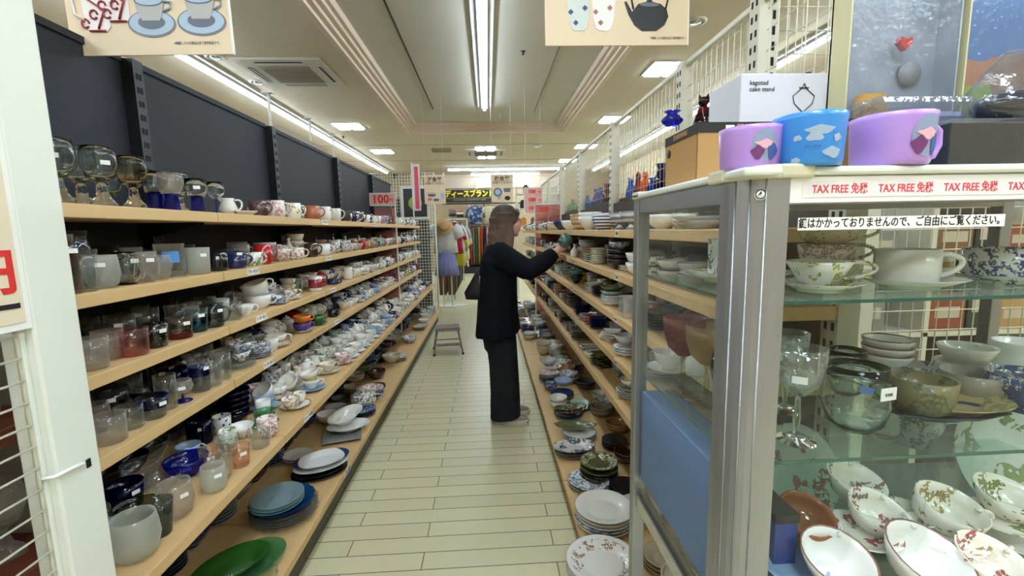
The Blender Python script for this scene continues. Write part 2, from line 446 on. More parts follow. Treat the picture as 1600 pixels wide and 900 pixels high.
# ---------------------------------------------------------------- shelving
LZ = [1.51, 1.277, 1.06, .835, .585, .20]
LX = [-1.05, -1.05, -1.05, -1.05, -.87, -.77]
RZ = [1.41, 1.20, .99, .775, .55, .12]
RX = [.62, .62, .62, .62, .62, .36]
LB, RBK = -1.36, .96
ORD = ['top', 'second', 'third', 'fourth', 'fifth', 'bottom']
RAILW = ['フリーカップ', 'ソーサーカップ', 'ソーサーカップ', 'ソーサーカップ', 'ケーキ皿', '大皿']

def upright(mb, x0, x1, y0, y1, z0, z1, face):
    mb.box(x0, y0, z0, x1, y1, z1, 0)
    z = z0 + .06
    while z < z1 - .04:      # slot holes in pairs
        for yy in (y0 + .012, y1 - .022):
            if face > 0: mb.box(x1 - .001, yy, z, x1 + .0012, yy + .010, z + .022, 1)
            else: mb.box(x0 - .0012, yy, z, x0 + .001, yy + .010, z + .022, 1)
        z += .05
def left_bay(i, y0, y1, top, near):
    lb = ['nearest bay of the left rack, charcoal back panel, glassware on its shelves', 'second bay of the left rack from the camera, charcoal panel above its shelves',
          'third bay of the left rack from the camera, under the long charcoal panels', 'fourth bay of the left rack from the camera, ending at the red 100 sign',
          'fifth bay of the left rack, the last one with a charcoal panel', 'short farthest bay of the left rack beside the wire grid'][i]
    t = empty('shelving_unit', (LB, y0, 0), label=lb, cat='shelving unit', group='bays of the left rack')
    L = y1 - y0
    if i < 5: MB().box(.0, .05, .1, .014, L + .0, top).box(-.01, .05, top - .001, .022, L, top + .022).build('back_panel', M_BLACKPANEL, t)
    else: MB().box(.0, .05, .1, .014, L, 1.7).build('back_panel', M_BLACKPANEL, t)
    u = MB(); upright(u, -.01, .058, 0, .05, .1, top + .01 if i < 5 else 1.75, 1); u.build('upright', [M_BLACKMETAL if i < 5 else M_WHITEMETAL, M_SLOT], t)
    for k in range(5):
        d = LX[k] - LB
        s = MB(); s.box(.03, .003, LZ[k] - .037, d, L - .003, LZ[k])
        s.build('shelf_board', M_SHELF, t, bevel=.0025)
        for yy in (.006, L - .02): MB().poly([(.02, LZ[k] - .037), (d * .8, LZ[k] - .037), (d * .8, LZ[k] - .05), (.02, LZ[k] - .10)], .006, 'y', yy).build('bracket', M_BLACKMETAL, t)
    MB().box(0.02, .003, LZ[5] - .035, LX[5] - LB, L - .003, LZ[5]).build('base_board', M_SHELF, t, bevel=.0025)
    MB().box(0.02, .003, 0.0, LX[5] - LB - .06, L - .003, LZ[5] - .036).build('kick_plate', plain('kick_grey', (92, 88, 76), .6), t)
    return t
LEDGE = [.965, 1.83, 2.92, 4.12, 5.32, 6.5, 7.1]
LBAYS = [left_bay(i, LEDGE[i], LEDGE[i + 1], 2.07, i == 0) for i in range(6)]
def rail_label(parent, x, y, z, body, side, w=.1, h=.026):
    """paper slip on the front edge of a shelf board; world coordinates"""
    ox = Vector((x, y, z)) - parent.location
    s = 1 if side == 'L' else -1
    o = MB().box(0, -w / 2, -h / 2, s * .0015, w / 2, h / 2).build('shelf_label', M_STICKER, parent, ox)
    text('lettering', body, h * .72, Matrix.Translation((s * .0018, 0, 0)) @ (RIGHTW if side == 'L' else LEFTW), M_INK, o, .0002, bold=.0006, sx=w / (h * .72 * len(body)) * .92)
for px, k, body, bi in [(396, 1, 'フリーカップ', 0), (409, 2, 'ソーサーカップ', 0), (420, 3, 'ソーサーカップ', 0), (508, 1, '', 0), (514, 1, 'マグカップ', 2), (521, 2, 'マグカップ', 2), (527, 3, 'ソーサーカップ', 1), (482, 4, 'ケーキ皿', 1), (508, 0, 'マグカップ', 3), (586, 0, 'マグカップ', 4), (592, 2, 'カップ', 4), (543, 5, '大皿', 1)]:
    if not body: continue
    y = yof(px, LX[k], LZ[k] - .02); bi = max(j for j in range(6) if LEDGE[j] <= y)
    rail_label(LBAYS[bi], LX[k], y, LZ[k] - .0185, body, 'L')
# near end of the left rack: white post, wire mesh, placard
t = empty('end_post', (-.775, .805, 0), label='wide white metal end post at the left edge of the frame', cat='post')
MB().box(-.026, -.042, 0, .026, .042, 2.6).build('post_face', M_WHITEMETAL, t, bevel=.004)
MB().box(-.02, -.052, 0, .012, -.042, 2.6).build('post_flange', M_WHITEMETAL, t, bevel=.003)
MB().box(.0245, .012, 1.0, .0275, .021, 1.016).build('slot_hole', M_SLOT, t)
zp = at(129, 725, x=-.747); zq = at(84, 746, x=-.747)
tag(MB().tube([(-.768, zq.y - .004, zq.z), (-.7455, zq.y, zq.z + .001), ((-.744), (zq.y + zp.y) / 2, (zq.z + zp.z) / 2 + .002), (-.7465, zp.y, zp.z), (-.752, zp.y + .002, zp.z)], .0032, 8).build('cable_tie', M_WHITE, None), 'white plastic cable tie binding the wire mesh to the white end post', 'cable tie')

def wire_panel(name, o, U, V, nu, nv, r, mat, label, cat, frame=.006, group=None, diag=None):
    """welded mesh: o corner, U and V edge vectors"""
    o, U, V = Vector(o), Vector(U), Vector(V)
    t = empty(name, o, label=label, cat=cat, group=group)
    w = MB()
    for i in range(1, nu): w.tube([U * (i / nu), U * (i / nu) + V], r, 6)
    w.build('vertical_wires', mat, t)
    w = MB()
    N = U.cross(V).normalized() * r * 1.6
    for j in range(1, nv): w.tube([V * (j / nv) + N, V * (j / nv) + U + N], r, 6)
    w.build('horizontal_wires', mat, t)
    if frame: MB().tube([Vector((0, 0, 0)), U, U + V, V], frame, 8, closed=True).build('frame', mat, t)
    return t
wire_panel('wire_mesh_panel', (-.765, .02, .1), (0, .728, 0), (0, 0, 1.58), 9, 42, .0021, M_CREAM, 'cream wire mesh panel at the lower left, tied to the white post', 'wire mesh', .003)
# placard on that mesh
t = empty('placard', (-.752, .5, 1.277), label='cream price placard on the wire mesh at the left edge, red and black lettering', cat='sign')
MB().box(-.004, -.27, 0, .003, .262, .62).build('backing', M_WHITE, t)
MB().box(.003, -.262, .012, .0045, .252, .61).build('sheet', plain('placard_cream', (224, 212, 188), .5), t)
for zz, s_ in ((.30, .065), (.09, .065)):
    text('lettering', '100円', .075, TR(.0052, .155, zz + .0, RIGHTW), M_RED, t, bold=.002)
    text('lettering', 'コーナー', .055, TR(.0052, .14, zz - .055, RIGHTW), M_INK, t, bold=.0015)
# red-brown shelving seen through the mesh
t = empty('brown_shelf', (-.92, .1, 0), label='red-brown wooden shelf behind the left wire mesh holding glasses', cat='shelf')
for z in (1.083, .80, .50): MB().box(-.40, -.4, z - .035, .04, .838, z).build('shelf_board', M_REDWOOD, t, bevel=.003)
MB().box(-.42, -.4, 0, -.405, .84, 1.9).build('back_panel', plain('dim_back', (60, 58, 54), .7), t)
MB().box(-.40, .840, 0, .03, .852, 1.9).build('end_panel', plain('grey_end', (150, 148, 138), .6), t)

# right rack
REDGE = [1.13, 2.17, 3.37, 4.57, 5.75, 6.95, 8.0]
def right_bay(i, y0, y1):
    lb = ['nearest bay of the right rack, seen through the glass showcase', 'second bay of the right rack just beyond the showcase', 'third bay of the right rack level with the shopper',
          'fourth bay of the right rack beyond the shopper', 'fifth bay of the right rack near the red price poster', 'farthest bay of the right rack'][i]
    t = empty('shelving_unit', (RBK, y0, 0), label=lb, cat='shelving unit', group='bays of the right rack')
    L = y1 - y0
    MB().box(-.012, .06, .05, 0, L, 1.6).build('back_panel', plain('dark_pegboard', (58, 54, 50), .7), t)
    for k in range(5):
        d = RX[k] - RBK
        MB().box(d, .003, RZ[k] - .037, -.03, L - .003, RZ[k]).build('shelf_board', M_SHELF, t, bevel=.0025)
    MB().box(RX[5] - RBK, .003, RZ[5] - .03, -.02, L - .003, RZ[5]).build('base_board', M_SHELF, t, bevel=.0025)
    MB().box(RX[5] - RBK + .05, .003, 0, -.02, L - .003, RZ[5] - .031).build('kick_plate', plain('kick_brown', (110, 98, 76), .6), t)
    u = MB(); upright(u, -.03, .03, 0, .06, .02, 2.19, -1); u.build('upright', [M_CREAM, M_SLOT], t)
    # mesh above the shelves with a top rail
    w = MB(); N = 22
    for j in range(1, N): w.tube([(0, .06 + (L - .06) * j / N, 1.6), (0, .06 + (L - .06) * j / N, 2.17)], .0019, 5)
    w.build('vertical_wires', M_CREAM, t)
    w = MB()
    for j in range(0, 9): w.tube([(.005, .06, 1.6 + j * .068), (.005, L, 1.6 + j * .068)], .0019, 5)
    w.build('horizontal_wires', M_CREAM, t)
    MB().box(-.012, .06, 2.168, .012, L, 2.19).build('top_rail', M_CREAM, t, bevel=.003)
    return t
RBAYS = [right_bay(i, REDGE[i], REDGE[i + 1]) for i in range(6)]
for px, k, body in [(964, 0, '茶碗'), (964, 1, '茶碗'), (897, 1, '小鉢'), (962, 2, '小皿'), (962, 3, '角皿'), (896, 0, '丼'), (899, 2, '中皿'), (898, 3, '角皿')]:
    y = yof(px, RX[k], RZ[k] - .02); bi = max(j for j in range(6) if REDGE[j] <= y)
    rail_label(RBAYS[bi], RX[k] - .0005, y, RZ[k] - .0185, body, 'R', w=.05)
# tall cream corner post and cross mesh at the near end of the right rack
t = empty('corner_post', (.97, 1.60, 0), label='tall cream slotted corner post left of the cross mesh, above the showcase', cat='post')
u = MB(); upright(u, -.035, .035, -.03, .03, 0, 2.9, -1); 
z = .06
while z < 2.85:
    u.box(.012, -.0312, z, .022, -.029, z + .028, 1); z += .05
u.build('post', [M_CREAM, M_SLOT], t)
wire_panel('wire_mesh_panel', (1.01, 1.60, .7), (1.25, 0, 0), (0, 0, 2.0), 25, 26, .0022, M_CREAM, 'cream wire mesh panel crossing behind the toy boxes and the showcase', 'wire mesh', .008)
wire_panel('wire_mesh_panel', (1.38, 2.2, .9), (0, 2.8, 0), (0, 0, 1.45), 44, 20, .0022, M_CREAM, 'cream wire mesh running away behind the cross mesh at upper right', 'wire mesh', .008)
tag(MB().box(-.045, -.02, 0, .045, .02, 1.62).build('cream_pillar', M_CREAM, None, (1.30, 1.5, .3), bevel=.004), 'cream upright panel seen through the back of the showcase', 'post')
# dark ledge with coloured glass behind the mesh
t = empty('black_ledge', (1.17, 2.2, 0), label='black display ledge behind the right mesh carrying coloured glass figures', cat='shelf')
MB().box(-.16, 0, 1.60, .16, 6.9, 1.64).build('ledge_top', M_BLACKMETAL, t)
MB().box(-.16, 0, 1.40, -.13, 6.9, 1.60).build('ledge_front', M_BLACKMETAL, t)
for y_ in (.05, 3.6, 6.8): MB().box(-.02, y_, 0, .02, y_ + .04, 1.60).build('leg', M_BLACKMETAL, t)
# ---------------------------------------------------------------- wares: prototypes
G_CLEAR = glass('clear_glass', ef=.38, frost=.015); G_REAL = glass('refracting_glass', refr=1, wob=0); G_CLEAR2 = glass('cut_clear_glass', (248, 251, 251), .7, lo=.12, rough=.04, wob=.6, frost=.04)
G_FROST = glass('frosted_glass', (244, 246, 242), .25, frost=.30, refr=0)
G_FROST2 = glass('etched_glass', (246, 244, 240), .35, frost=.13)
G_BLUE = glass('cobalt_glass', (60, 84, 220), .5, frost=.12); G_DBLUE = glass('deep_blue_glass', (14, 22, 96), .35, frost=.25)
G_GREEN = glass('bottle_green_glass', (176, 226, 196), .5, frost=.08); G_LGREEN = glass('green_plate_glass', (84, 156, 66), .4, frost=.55)
G_PINK = glass('rose_glass', (246, 214, 210), .5, frost=.03); G_PEACH = glass('peach_glass', (250, 236, 226), .5, frost=.05); G_SMOKE = glass('smoke_glass', (196, 204, 206), .5)
G_AQUA = glass('aqua_glass', (214, 234, 238), .5, frost=.4); G_BPLATE = glass('blue_plate_glass', (40, 104, 168), .4, frost=.6)
G_ROSEB = glass('clear_glass_rose_base', (236, 232, 228), .55, band=(-.01, .022, (214, 96, 84)))
G_BLUER = glass('clear_glass_blue_rim', (236, 240, 240), .55, band=(.035, .2, (60, 90, 200)))
G_RED = glass('ruby_glass', (180, 30, 34), .5, frost=.1); G_ORANGE = glass('amber_glass', (250, 150, 30), .5, frost=.15); G_PURPLE = glass('violet_glass', (70, 50, 170), .5, frost=.1)
G_SKY = glass('sky_blue_glass', (60, 150, 235), .5, frost=.1); G_OLIVE = glass('olive_glass', (176, 184, 140), .5)
C = ceramic
CER = {
 'white': C('white_china', (232, 232, 228)), 'cream': C('cream_china', (224, 216, 196)), 'offwhite': C('offwhite_ware', (214, 212, 202)),
 'ivory floral': C('ivory_floral', (232, 228, 214), (186, 92, 100), 'patch', 55, thr=.6), 'blue floral': C('blue_floral', (230, 232, 234), (52, 74, 150), 'patch', 60, thr=.56),
 'green floral': C('green_floral', (228, 230, 216), (84, 128, 72), 'patch', 55, thr=.6), 'pink floral': C('pink_floral', (236, 226, 222), (206, 84, 110), 'patch', 60, thr=.6),
 'black patterned': C('black_pattern', (232, 230, 226), (34, 34, 38), 'patch', 70, thr=.55), 'navy': C('navy_glaze', (34, 44, 86)), 'black': C('black_glaze', (26, 26, 30)),
 'dark brown': C('brown_glaze', (70, 44, 34)), 'tan': C('tan_glaze', (168, 128, 84)), 'grey': C('grey_glaze', (140, 142, 140)), 'pale grey': C('palegrey_glaze', (184, 186, 184)),
 'red': C('red_glaze', (176, 34, 38)), 'orange': C('orange_glaze', (226, 128, 34)), 'purple': C('purple_glaze', (78, 54, 132)), 'green': C('green_glaze', (66, 112, 62)),
 'celadon': C('celadon', (158, 180, 162)), 'teal': C('teal_glaze', (44, 92, 92)), 'pale blue': C('paleblue_glaze', (150, 176, 204)), 'yellow': C('yellow_glaze', (208, 192, 76)),
 'blue striped': C('blue_stripes', (226, 228, 228), (52, 68, 120), 'band', 55, thr=.6), 'tan striped': C('tan_stripes', (214, 204, 182), (186, 138, 76), 'band', 28, thr=.5),
 'blue dotted': C('blue_dots', (228, 230, 230), (46, 64, 140), 'dot', 60, thr=.3), 'brown speckled': C('brown_speckle', (150, 120, 92), (84, 60, 44), 'patch', 120, thr=.55),
 'mauve': C('mauve_glaze', (150, 128, 156)), 'indigo patterned': C('indigo_pattern', (60, 76, 128), (214, 218, 224), 'patch', 70, thr=.58), 'olive': C('olive_glaze', (98, 104, 66)),
 'checked': C('checked_ware', (226, 226, 222), (70, 74, 96), 'check', 70), 'stone': C('stoneware', (146, 140, 126), rough=.5), 'sand': C('sand_ware', (186, 174, 146), rough=.4),
 'charcoal': C('charcoal_ware', (52, 54, 56), rough=.4), 'gold-rimmed': C('gold_rim', (236, 234, 228), (178, 140, 70), 'band', 11, thr=1.4),
 'dark purple patterned': C('dark_purple_pattern', (64, 40, 62), (120, 70, 66), 'patch', 60, thr=.5), 'terracotta': C('terracotta_glaze', (176, 104, 72), rough=.4),
 'aqua': C('aqua_glaze', (128, 172, 176)), 'turquoise': C('turq_glaze', (96, 160, 160)), 'yellow-flowered': C('yellow_flower', (236, 236, 230), (196, 178, 84), 'dot', 42, thr=.34, zr=(.02, .07)),
}
SHAPES = {}
def wall_prof(out, t, base):
    """outer profile (r,z) bottom to top -> closed thick wall profile"""
    inn = [(max(r - t, .001), max(z, base)) for r, z in out[::-1] if r > t]
    return [(0, out[0][1])] + out + inn + [(0, base)]
def dup(me_key, fn):
    if me_key not in SHAPES: SHAPES[me_key] = fn()
    return SHAPES[me_key]
def handle_mb(r, z0, z1, out, w=.0045, flat=1.0):
    h = z1 - z0
    pts = [(r - .003, 0, z1), (r + out * .55, 0, z1 + h * .02), (r + out, 0, z1 - h * .22), (r + out * .95, 0, z0 + h * .42), (r + out * .5, 0, z0 + h * .1), (r - .004, 0, z0)]
    # smooth the path
    P = [Vector(p) for p in pts]; S = []
    for i in range(len(P) - 1):
        a, b, c, d = P[max(i - 1, 0)], P[i], P[i + 1], P[min(i + 2, len(P) - 1)]
        for u in (0, .34, .67): S.append(.5 * (2 * b + (c - a) * u + (2 * a - 5 * b + 4 * c - d) * u * u + (3 * b - a - 3 * c + d) * u ** 3))
    S.append(P[-1])
    return MB().tube(S, w, 6, flat=flat)
def parts_of(kind, h, r, v=0):
    """list of (part name, MB, slot); slot 0 = main material, 1 = second"""
    if kind == 'tumbler':
        rb = r * (.82, .92, .72)[v % 3]
        return [('body', MB().lathe(wall_prof([(rb * .9, 0), (rb, .003), ((rb + r) / 2, h * .5), (r, h)], .002, .008), 20), 0)]
    if kind == 'round tumbler':
        return [('body', MB().lathe(wall_prof([(r * .55, 0), (r * .82, h * .12), (r, h * .45), (r * .93, h * .8), (r * .86, h)], .002, .006), 22), 0)]
    if kind == 'square vase':
        return [('body', MB().lathe(wall_prof([(r, 0), (r * 1.02, h)], .004, .014), 4, smooth=False), 0)]
    if kind == 'mug':
        k = v % 3
        pr = [[(r * .86, 0), (r * .97, .006), (r, h * .4), (r, h)], [(r * .7, 0), (r * .82, .005), (r * .95, h * .4), (r, h)], [(r * .84, 0), (r, h * .2), (r * 1.02, h * .55), (r * .92, h * .9), (r * .95, h)]][k]
        return [('body', MB().lathe(wall_prof(pr, .0035, .006), 22), 0), ('handle', handle_mb(r * .94, h * .2, h * .82, r * (.9 if v >= 9 else .62), .0048), 0)]
    if kind == 'teacup':
        pr = [[(r * .42, 0), (r * .45, .004), (r * .7, h * .3), (r * .9, h * .7), (r, h)], [(r * .5, 0), (r * .52, .004), (r * .86, h * .28), (r * .95, h * .6), (r, h)], [(r * .4, 0), (r * .4, .006), (r * .62, h * .2), (r * .8, h * .6), (r * 1.02, h)]][v % 3]
        return [('body', MB().lathe(wall_prof(pr, .0025, .006), 24), 0), ('handle', handle_mb(r * .86, h * .3, h * .9, r * (.95 if v >= 9 else .5), .0034), 0)]
    if kind == 'small cup':
        return [('body', MB().lathe(wall_prof([(r * .6, 0), (r * .65, .004), (r * .92, h * .4), (r, h)], .0035, .006), 20), 0)]
    if kind in ('bowl', 'footed bowl'):
        pr = [(r * .42, 0), (r * .42, .007), (r * .5, .008), (r * .8, h * .42), (r * .95, h * .75), (r, h)] if kind == 'bowl' else \
             [(r * .5, 0), (r * .45, h * .1), (r * .18, h * .22), (r * .2, h * .34), (r * .7, h * .5), (r * .92, h * .78), (r, h)]
        return [('body', MB().lathe(wall_prof(pr, .004, .011 if kind == 'bowl' else h * .38), 26), 0)]
    if kind in ('plate', 'saucer', 'soup plate'):
        if kind == 'soup plate': pr = [(r * .55, 0), (r * .56, .004), (r * .7, h * .75), (r * .76, h * .9), (r, h)]
        else: pr = [(r * .52, 0), (r * .53, .003), (r * .66, h * .35), (r, h)]
        return [('body', MB().lathe(wall_prof(pr, .0035, .0042), 30), 0)]
    if kind == 'square plate':
        return [('body', MB().lathe([(0, 0), (r * .8, 0), (r * 1.3, h), (r * 1.27, h + .003), (r * .82, .005), (0, .005)], 4, smooth=False).xf(Matrix.Rotation(PI / 4, 4, 'Z')), 0)]
    if kind == 'oval platter':
        return [('body', MB().lathe(wall_prof([(r * .55, 0), (r * .57, .004), (r * .72, h * .5), (r, h)], .0035, .0045), 32, sx=1, sy=.68), 0)]
    if kind == 'leaf dish':
        return [('body', MB().lathe(wall_prof([(r * .35, 0), (r * .4, .004), (r * .8, h * .6), (r, h)], .004, .006), 36, sx=1, sy=.42, wob=lambda t, z: 1 + (.05 * math.sin(9 * t) if z > .01 else 0)), 0)]
    if kind == 'scallop plate':
        return [('body', MB().lathe(wall_prof([(r * .5, 0), (r * .55, .004), (r * .85, h * .5), (r, h)], .004, .0055), 60, wob=lambda t, z: 1 + (.025 * math.cos(20 * t) if z > .008 else 0)), 0)]
    if kind == 'wine glass':
        st = h * (.45, .3, .5)[v % 3]; bh = h - st
        o = [(r * .85, 0), (r * .8, .003), (r * .12, .008), (.004, .02), (.004, st - .01), (r * .4, st + bh * .06), (r * .85, st + bh * .3), (r, st + bh * .55), (r * .86, h)]
        i = [(r * .84, h), (r * .975, st + bh * .55), (r * .82, st + bh * .32), (r * .36, st + bh * .1), (0, st + bh * .05)]
        return [('bowl', MB().lathe([(0, st)] + [(x, z) for x, z in o if z >= st] + i, 26), 0), ('stem', MB().lathe([(0, 0)] + [(x, z) for x, z in o if z < st] + [(.006, st + .004), (0, st + .004)], 22), 1)]
    if kind == 'crystal goblet':
        st = h * .48; bh = h - st
        return [('bowl', MB().lathe([(0, st), (r * .3, st + bh * .04), (r * .75, st + bh * .25), (r * .97, st + bh * .6), (r * 1.02, h), (r * .98, h), (r * .92, st + bh * .6), (r * .68, st + bh * .3), (0, st + bh * .12)], 30), 0),
                ('stem', MB().lathe([(0, 0), (r * .82, 0), (r * .78, .003), (r * .14, .009), (.004, .022), (.0065, st * .5), (.004, st - .01), (.007, st + .004), (0, st + .004)], 22), 1)]
    if kind == 'goblet':
        st = h * .42; bh = h - st
        o = [(r * .3, st - .004), (r * .75, st + bh * .12), (r * 1.0, st + bh * .5), (r * .96, st + bh * .8), (r * .86, h)]
        i = [(r * .84, h), (r * .93, st + bh * .8), (r * .97, st + bh * .5), (r * .7, st + bh * .16), (0, st + bh * .06)]
        return [('bowl', MB().lathe([(0, st - .004)] + o + i, 26), 0), ('foot', MB().lathe([(0, 0), (r * .78, 0), (r * .72, .01), (r * .42, h * .16), (r * .3, h * .3), (r * .3, st), (0, st)], 22), 1)]
    if kind == 'base tumbler':
        b = h * .45
        return [('bowl', MB().lathe([(0, b), (r * .7, b), (r, b + (h - b) * .5), (r * .9, h), (r * .87, h), (r * .96, b + (h - b) * .5), (r * .6, b + .006), (0, b + .006)], 22), 0),
                ('base', MB().lathe([(0, 0), (r * .62, 0), (r * .5, b * .9), (r * .55, b), (0, b)], 20), 1)]
    if kind == 'jar':
        return [('body', MB().lathe(wall_prof([(r * .92, 0), (r, .006), (r, h * .62), (r * .82, h * .78), (r * .74, h * .86), (r * .8, h)], .0025, .009), 22), 0)]
    if kind == 'jug':
        return [('body', MB().lathe(wall_prof([(r * .6, 0), (r * .9, h * .2), (r, h * .4), (r * .72, h * .75), (r * .62, h * .88), (r * .72, h)], .003, .006), 22), 0),
                ('handle', handle_mb(r * .82, h * .25, h * .88, r * .6, .0045), 0), ('spout', MB().tube([(-r * .5, 0, h * .82), (-r * .72, 0, h * .93), (-r * .98, 0, h * 1.0)], [r * .3, r * .22, r * .12], 10), 0)]
    if kind == 'teapot':
        return [('body', MB().lathe([(0, 0), (r * .55, 0), (r * .6, .005), (r * .95, h * .3), (r, h * .45), (r * .8, h * .68), (r * .45, h * .78), (0, h * .8)], 24), 0),
                ('lid', MB().lathe([(0, h * .77), (r * .47, h * .77), (r * .4, h * .86), (r * .1, h * .92), (r * .14, h * .98), (0, h * 1.02)], 18), 0),
                ('handle', handle_mb(r * .9, h * .22, h * .68, r * .6, .005), 0), ('spout', MB().tube([(-r * .8, 0, h * .3), (-r * 1.2, 0, h * .45), (-r * 1.5, 0, h * .78)], [r * .26, r * .17, r * .1], 10), 0)]
    if kind == 'lidded pot':
        return [('body', MB().lathe([(0, 0), (r * .85, 0), (r, h * .15), (r, h * .68), (0, h * .68)], 24), 0), ('lid', MB().lathe([(0, h * .67), (r * 1.04, h * .67), (r * 1.02, h * .74), (r * .6, h * .85), (r * .12, h * .88), (r * .16, h * .97), (0, h)], 24), 0),
                ('handle', handle_mb(r * .98, h * .2, h * .6, r * .5, .005), 0)]
    if kind == 'bottle':
        return [('body', MB().lathe([(0, 0), (r * .8, 0), (r, h * .1), (r, h * .45), (r * .5, h * .68), (r * .26, h * .8), (r * .24, h * .93), (r * .42, h), (r * .3, h), (0, h * .93)], 20), 0)]
    if kind == 'vase':
        return [('body', MB().lathe(wall_prof([(r * .6, 0), (r * .95, h * .25), (r, h * .4), (r * .5, h * .75), (r * .46, h * .85), (r * .8, h)], .003, .006), 22, wob=lambda t, z: 1 + .05 * math.sin(6 * t)), 0)]
    if kind == 'cat figure':
        m = MB().loft([(0, 0, 0, r * .8, r * .7), (0, 0, h * .1, r, r * .8), (0, 0, h * .35, r * .8, r * .62), (0, 0, h * .6, r * .5, r * .42), (0, 0, h * .7, r * .3, r * .3)], 14)
        m.ball((0, 0, h * .8), r * .5, r * .45, h * .14, 12, 8)
        for s_ in (-1, 1): m.tube([(s_ * r * .3, 0, h * .88), (s_ * r * .42, 0, h * 1.02)], [r * .18, r * .02], 6)
        return [('body', m, 0)]
ITEMS = []
NEARLAB = {'bowl': 'bowl'}
def ware(kind, x, y, z, h, r, mat, look, place, mat2=None, v=0, rz=None, tilt=(0, 0), sticker=None, where=None, cat=None, name=None, side='L'):
    key = (kind, round(h, 4), round(r, 4), v)
    mats = (mat, mat2 or mat)
    def mk():
        return [(pn, m) for pn, m, s in parts_of(kind, h, r, v)]
    mk_ = (key, mat.name, mats[1].name)
    if mk_ not in SHAPES:
        SHAPES[mk_] = [(pn, m.mesh(pn, mats[s])) for pn, m, s in parts_of(kind, h, r, v)]
    ps = SHAPES[mk_]
    if rz is None: rz = rnd.uniform(-.9, .5) if side == 'L' else rnd.uniform(2.2, 3.9)
    nm = name or ('dinner_plate' if kind == 'plate' and r > .095 else kind.replace(' ', '_'))
    rot = (tilt[0], tilt[1], rz)
    if len(ps) == 1 and not sticker:
        o = bpy.data.objects.new(nm, ps[0][1]); COL.objects.link(o); o.location = (x, y, z); o.rotation_euler = rot
    else:
        o = empty(nm, (x, y, z), rot)
        for pn, me in ps:
            c_ = bpy.data.objects.new(pn, me); COL.objects.link(c_); c_.parent = o
    if sticker:
        a = (-.55 if side == 'L' else 3.7) - rz + rnd.uniform(-.5, .4)     # towards the aisle and the near end
        rr = {'teacup': .88, 'bowl': .86, 'goblet': 1.02, 'wine glass': 1.02}.get(kind, 1.0) * r + .0012
        zz = h * (.72 if kind not in ('plate', 'saucer') else .9)
        sw = .011; sh = .006
        c_ = bpy.data.objects.new('price_sticker', sticker_mesh(sw, sh)); COL.objects.link(c_); c_.parent = o
        c_.location = (rr * math.cos(a), rr * math.sin(a), zz); c_.rotation_euler = (0, 0, a)
    ITEMS.append(dict(r=r * (1.3 if kind in ('mug', 'teacup', 'square plate') else 1), o=o, look=look, kind=kind, place=place, y=y, z=z, x=x, where=where, cat=cat))
    return o
def sticker_mesh(w, h):
    k = ('sticker', w, h)
    if k not in SHAPES: SHAPES[k] = MB().box(-.0006, -w, -h, .0006, w, h).mesh('price_sticker', M_STICKER)
    return SHAPES[k]
def saucer_under(x, y, z, r, mat, look, place, **k):
    return ware('saucer', x, y, z, .017, r, mat, look, place, **k)
CATS = {'round tumbler': 'glass', 'tumbler': 'glass', 'goblet': 'glass', 'wine glass': 'glass', 'crystal goblet': 'glass', 'base tumbler': 'glass', 'square vase': 'vase', 'teacup': 'cup', 'small cup': 'cup', 'soup plate': 'plate',
        'square plate': 'plate', 'oval platter': 'platter', 'leaf dish': 'dish', 'scallop plate': 'plate', 'footed bowl': 'bowl', 'lidded pot': 'pot', 'cat figure': 'figurine'}
LP = lambda k: 'the left rack\'s %s shelf' % ORD[k]
RP = lambda k: 'the right rack\'s %s shelf' % ORD[k]

# ---------------------------------------------------------------- left rack, first bays: by hand
# (pixel column, row x, shelf, kind, height, radius, material, look, second material, v, sticker, turn)
def L(px, k, dx, kind, h, r, mat, look, mat2=None, v=0, st=False, rz=None, tilt=(0, 0), dz=0, where=None):
    X = LX[k] - dx; z = LZ[k] + dz
    y = yof(px, X, z + h * .4)
    m = CER[mat] if isinstance(mat, str) else mat
    return ware(kind, X, y, z + .0005, h, r, m, look, LP(k), CER[mat2] if isinstance(mat2, str) else mat2, v, rz, tilt, st, where)
G = G_CLEAR
L(90, 0, .07, 'goblet', .168, .042, G_REAL, 'large clear', st=True); L(126, 0, .12, 'goblet', .168, .042, G_REAL, 'large clear'); L(158, 0, .06, 'goblet', .168, .043, G_REAL, 'large clear', st=True)
L(172, 0, .20, 'goblet', .12, .036, G_REAL, 'clear small', G_OLIVE)
L(208, 0, .055, 'goblet', .158, .041, glass('painted_clear_glass', (240, 238, 232), .55, refr=1, band=(.085, .105, (250, 240, 222))), 'gold and red painted clear')
L(243, 0, .11, 'base tumbler', .135, .042, G_REAL, 'clear blue-based', G_BLUE); L(268, 0, .055, 'base tumbler', .13, .040, G_FROST2, 'etched blue-based', G_BLUE); L(281, 0, .15, 'goblet', .155, .04, G_REAL, 'tall clear')
L(308, 0, .05, 'base tumbler', .125, .038, G_REAL, 'small clear cobalt-based', G_BLUE, st=True); L(338, 0, .05, 'wine glass', .125, .034, G_REAL, 'pale blue-stemmed', G_SKY, v=0)
L(357, 0, .11, 'jug', .075, .038, 'white', 'white'); L(380, 0, .06, 'square plate', .016, .05, 'cream', 'pale cream')
L(398, 0, .16, 'small cup', .05, .034, 'white', 'white'); L(404, 0, .05, 'mug', .072, .041, 'dark purple patterned', 'dark purple patterned')
L(425, 0, .14, 'mug', .08, .04, 'ivory floral', 'white floral'); L(432, 0, .05, 'mug', .085, .042, 'pink floral', 'white pink-flowered', rz=.3); L(459, 0, .06, 'mug', .086, .040, 'yellow-flowered', 'white yellow-figured', rz=.5)
bear = L(488, 0, .05, 'mug', .084, .046, 'terracotta', 'wide orange-brown', v=0, rz=.4)
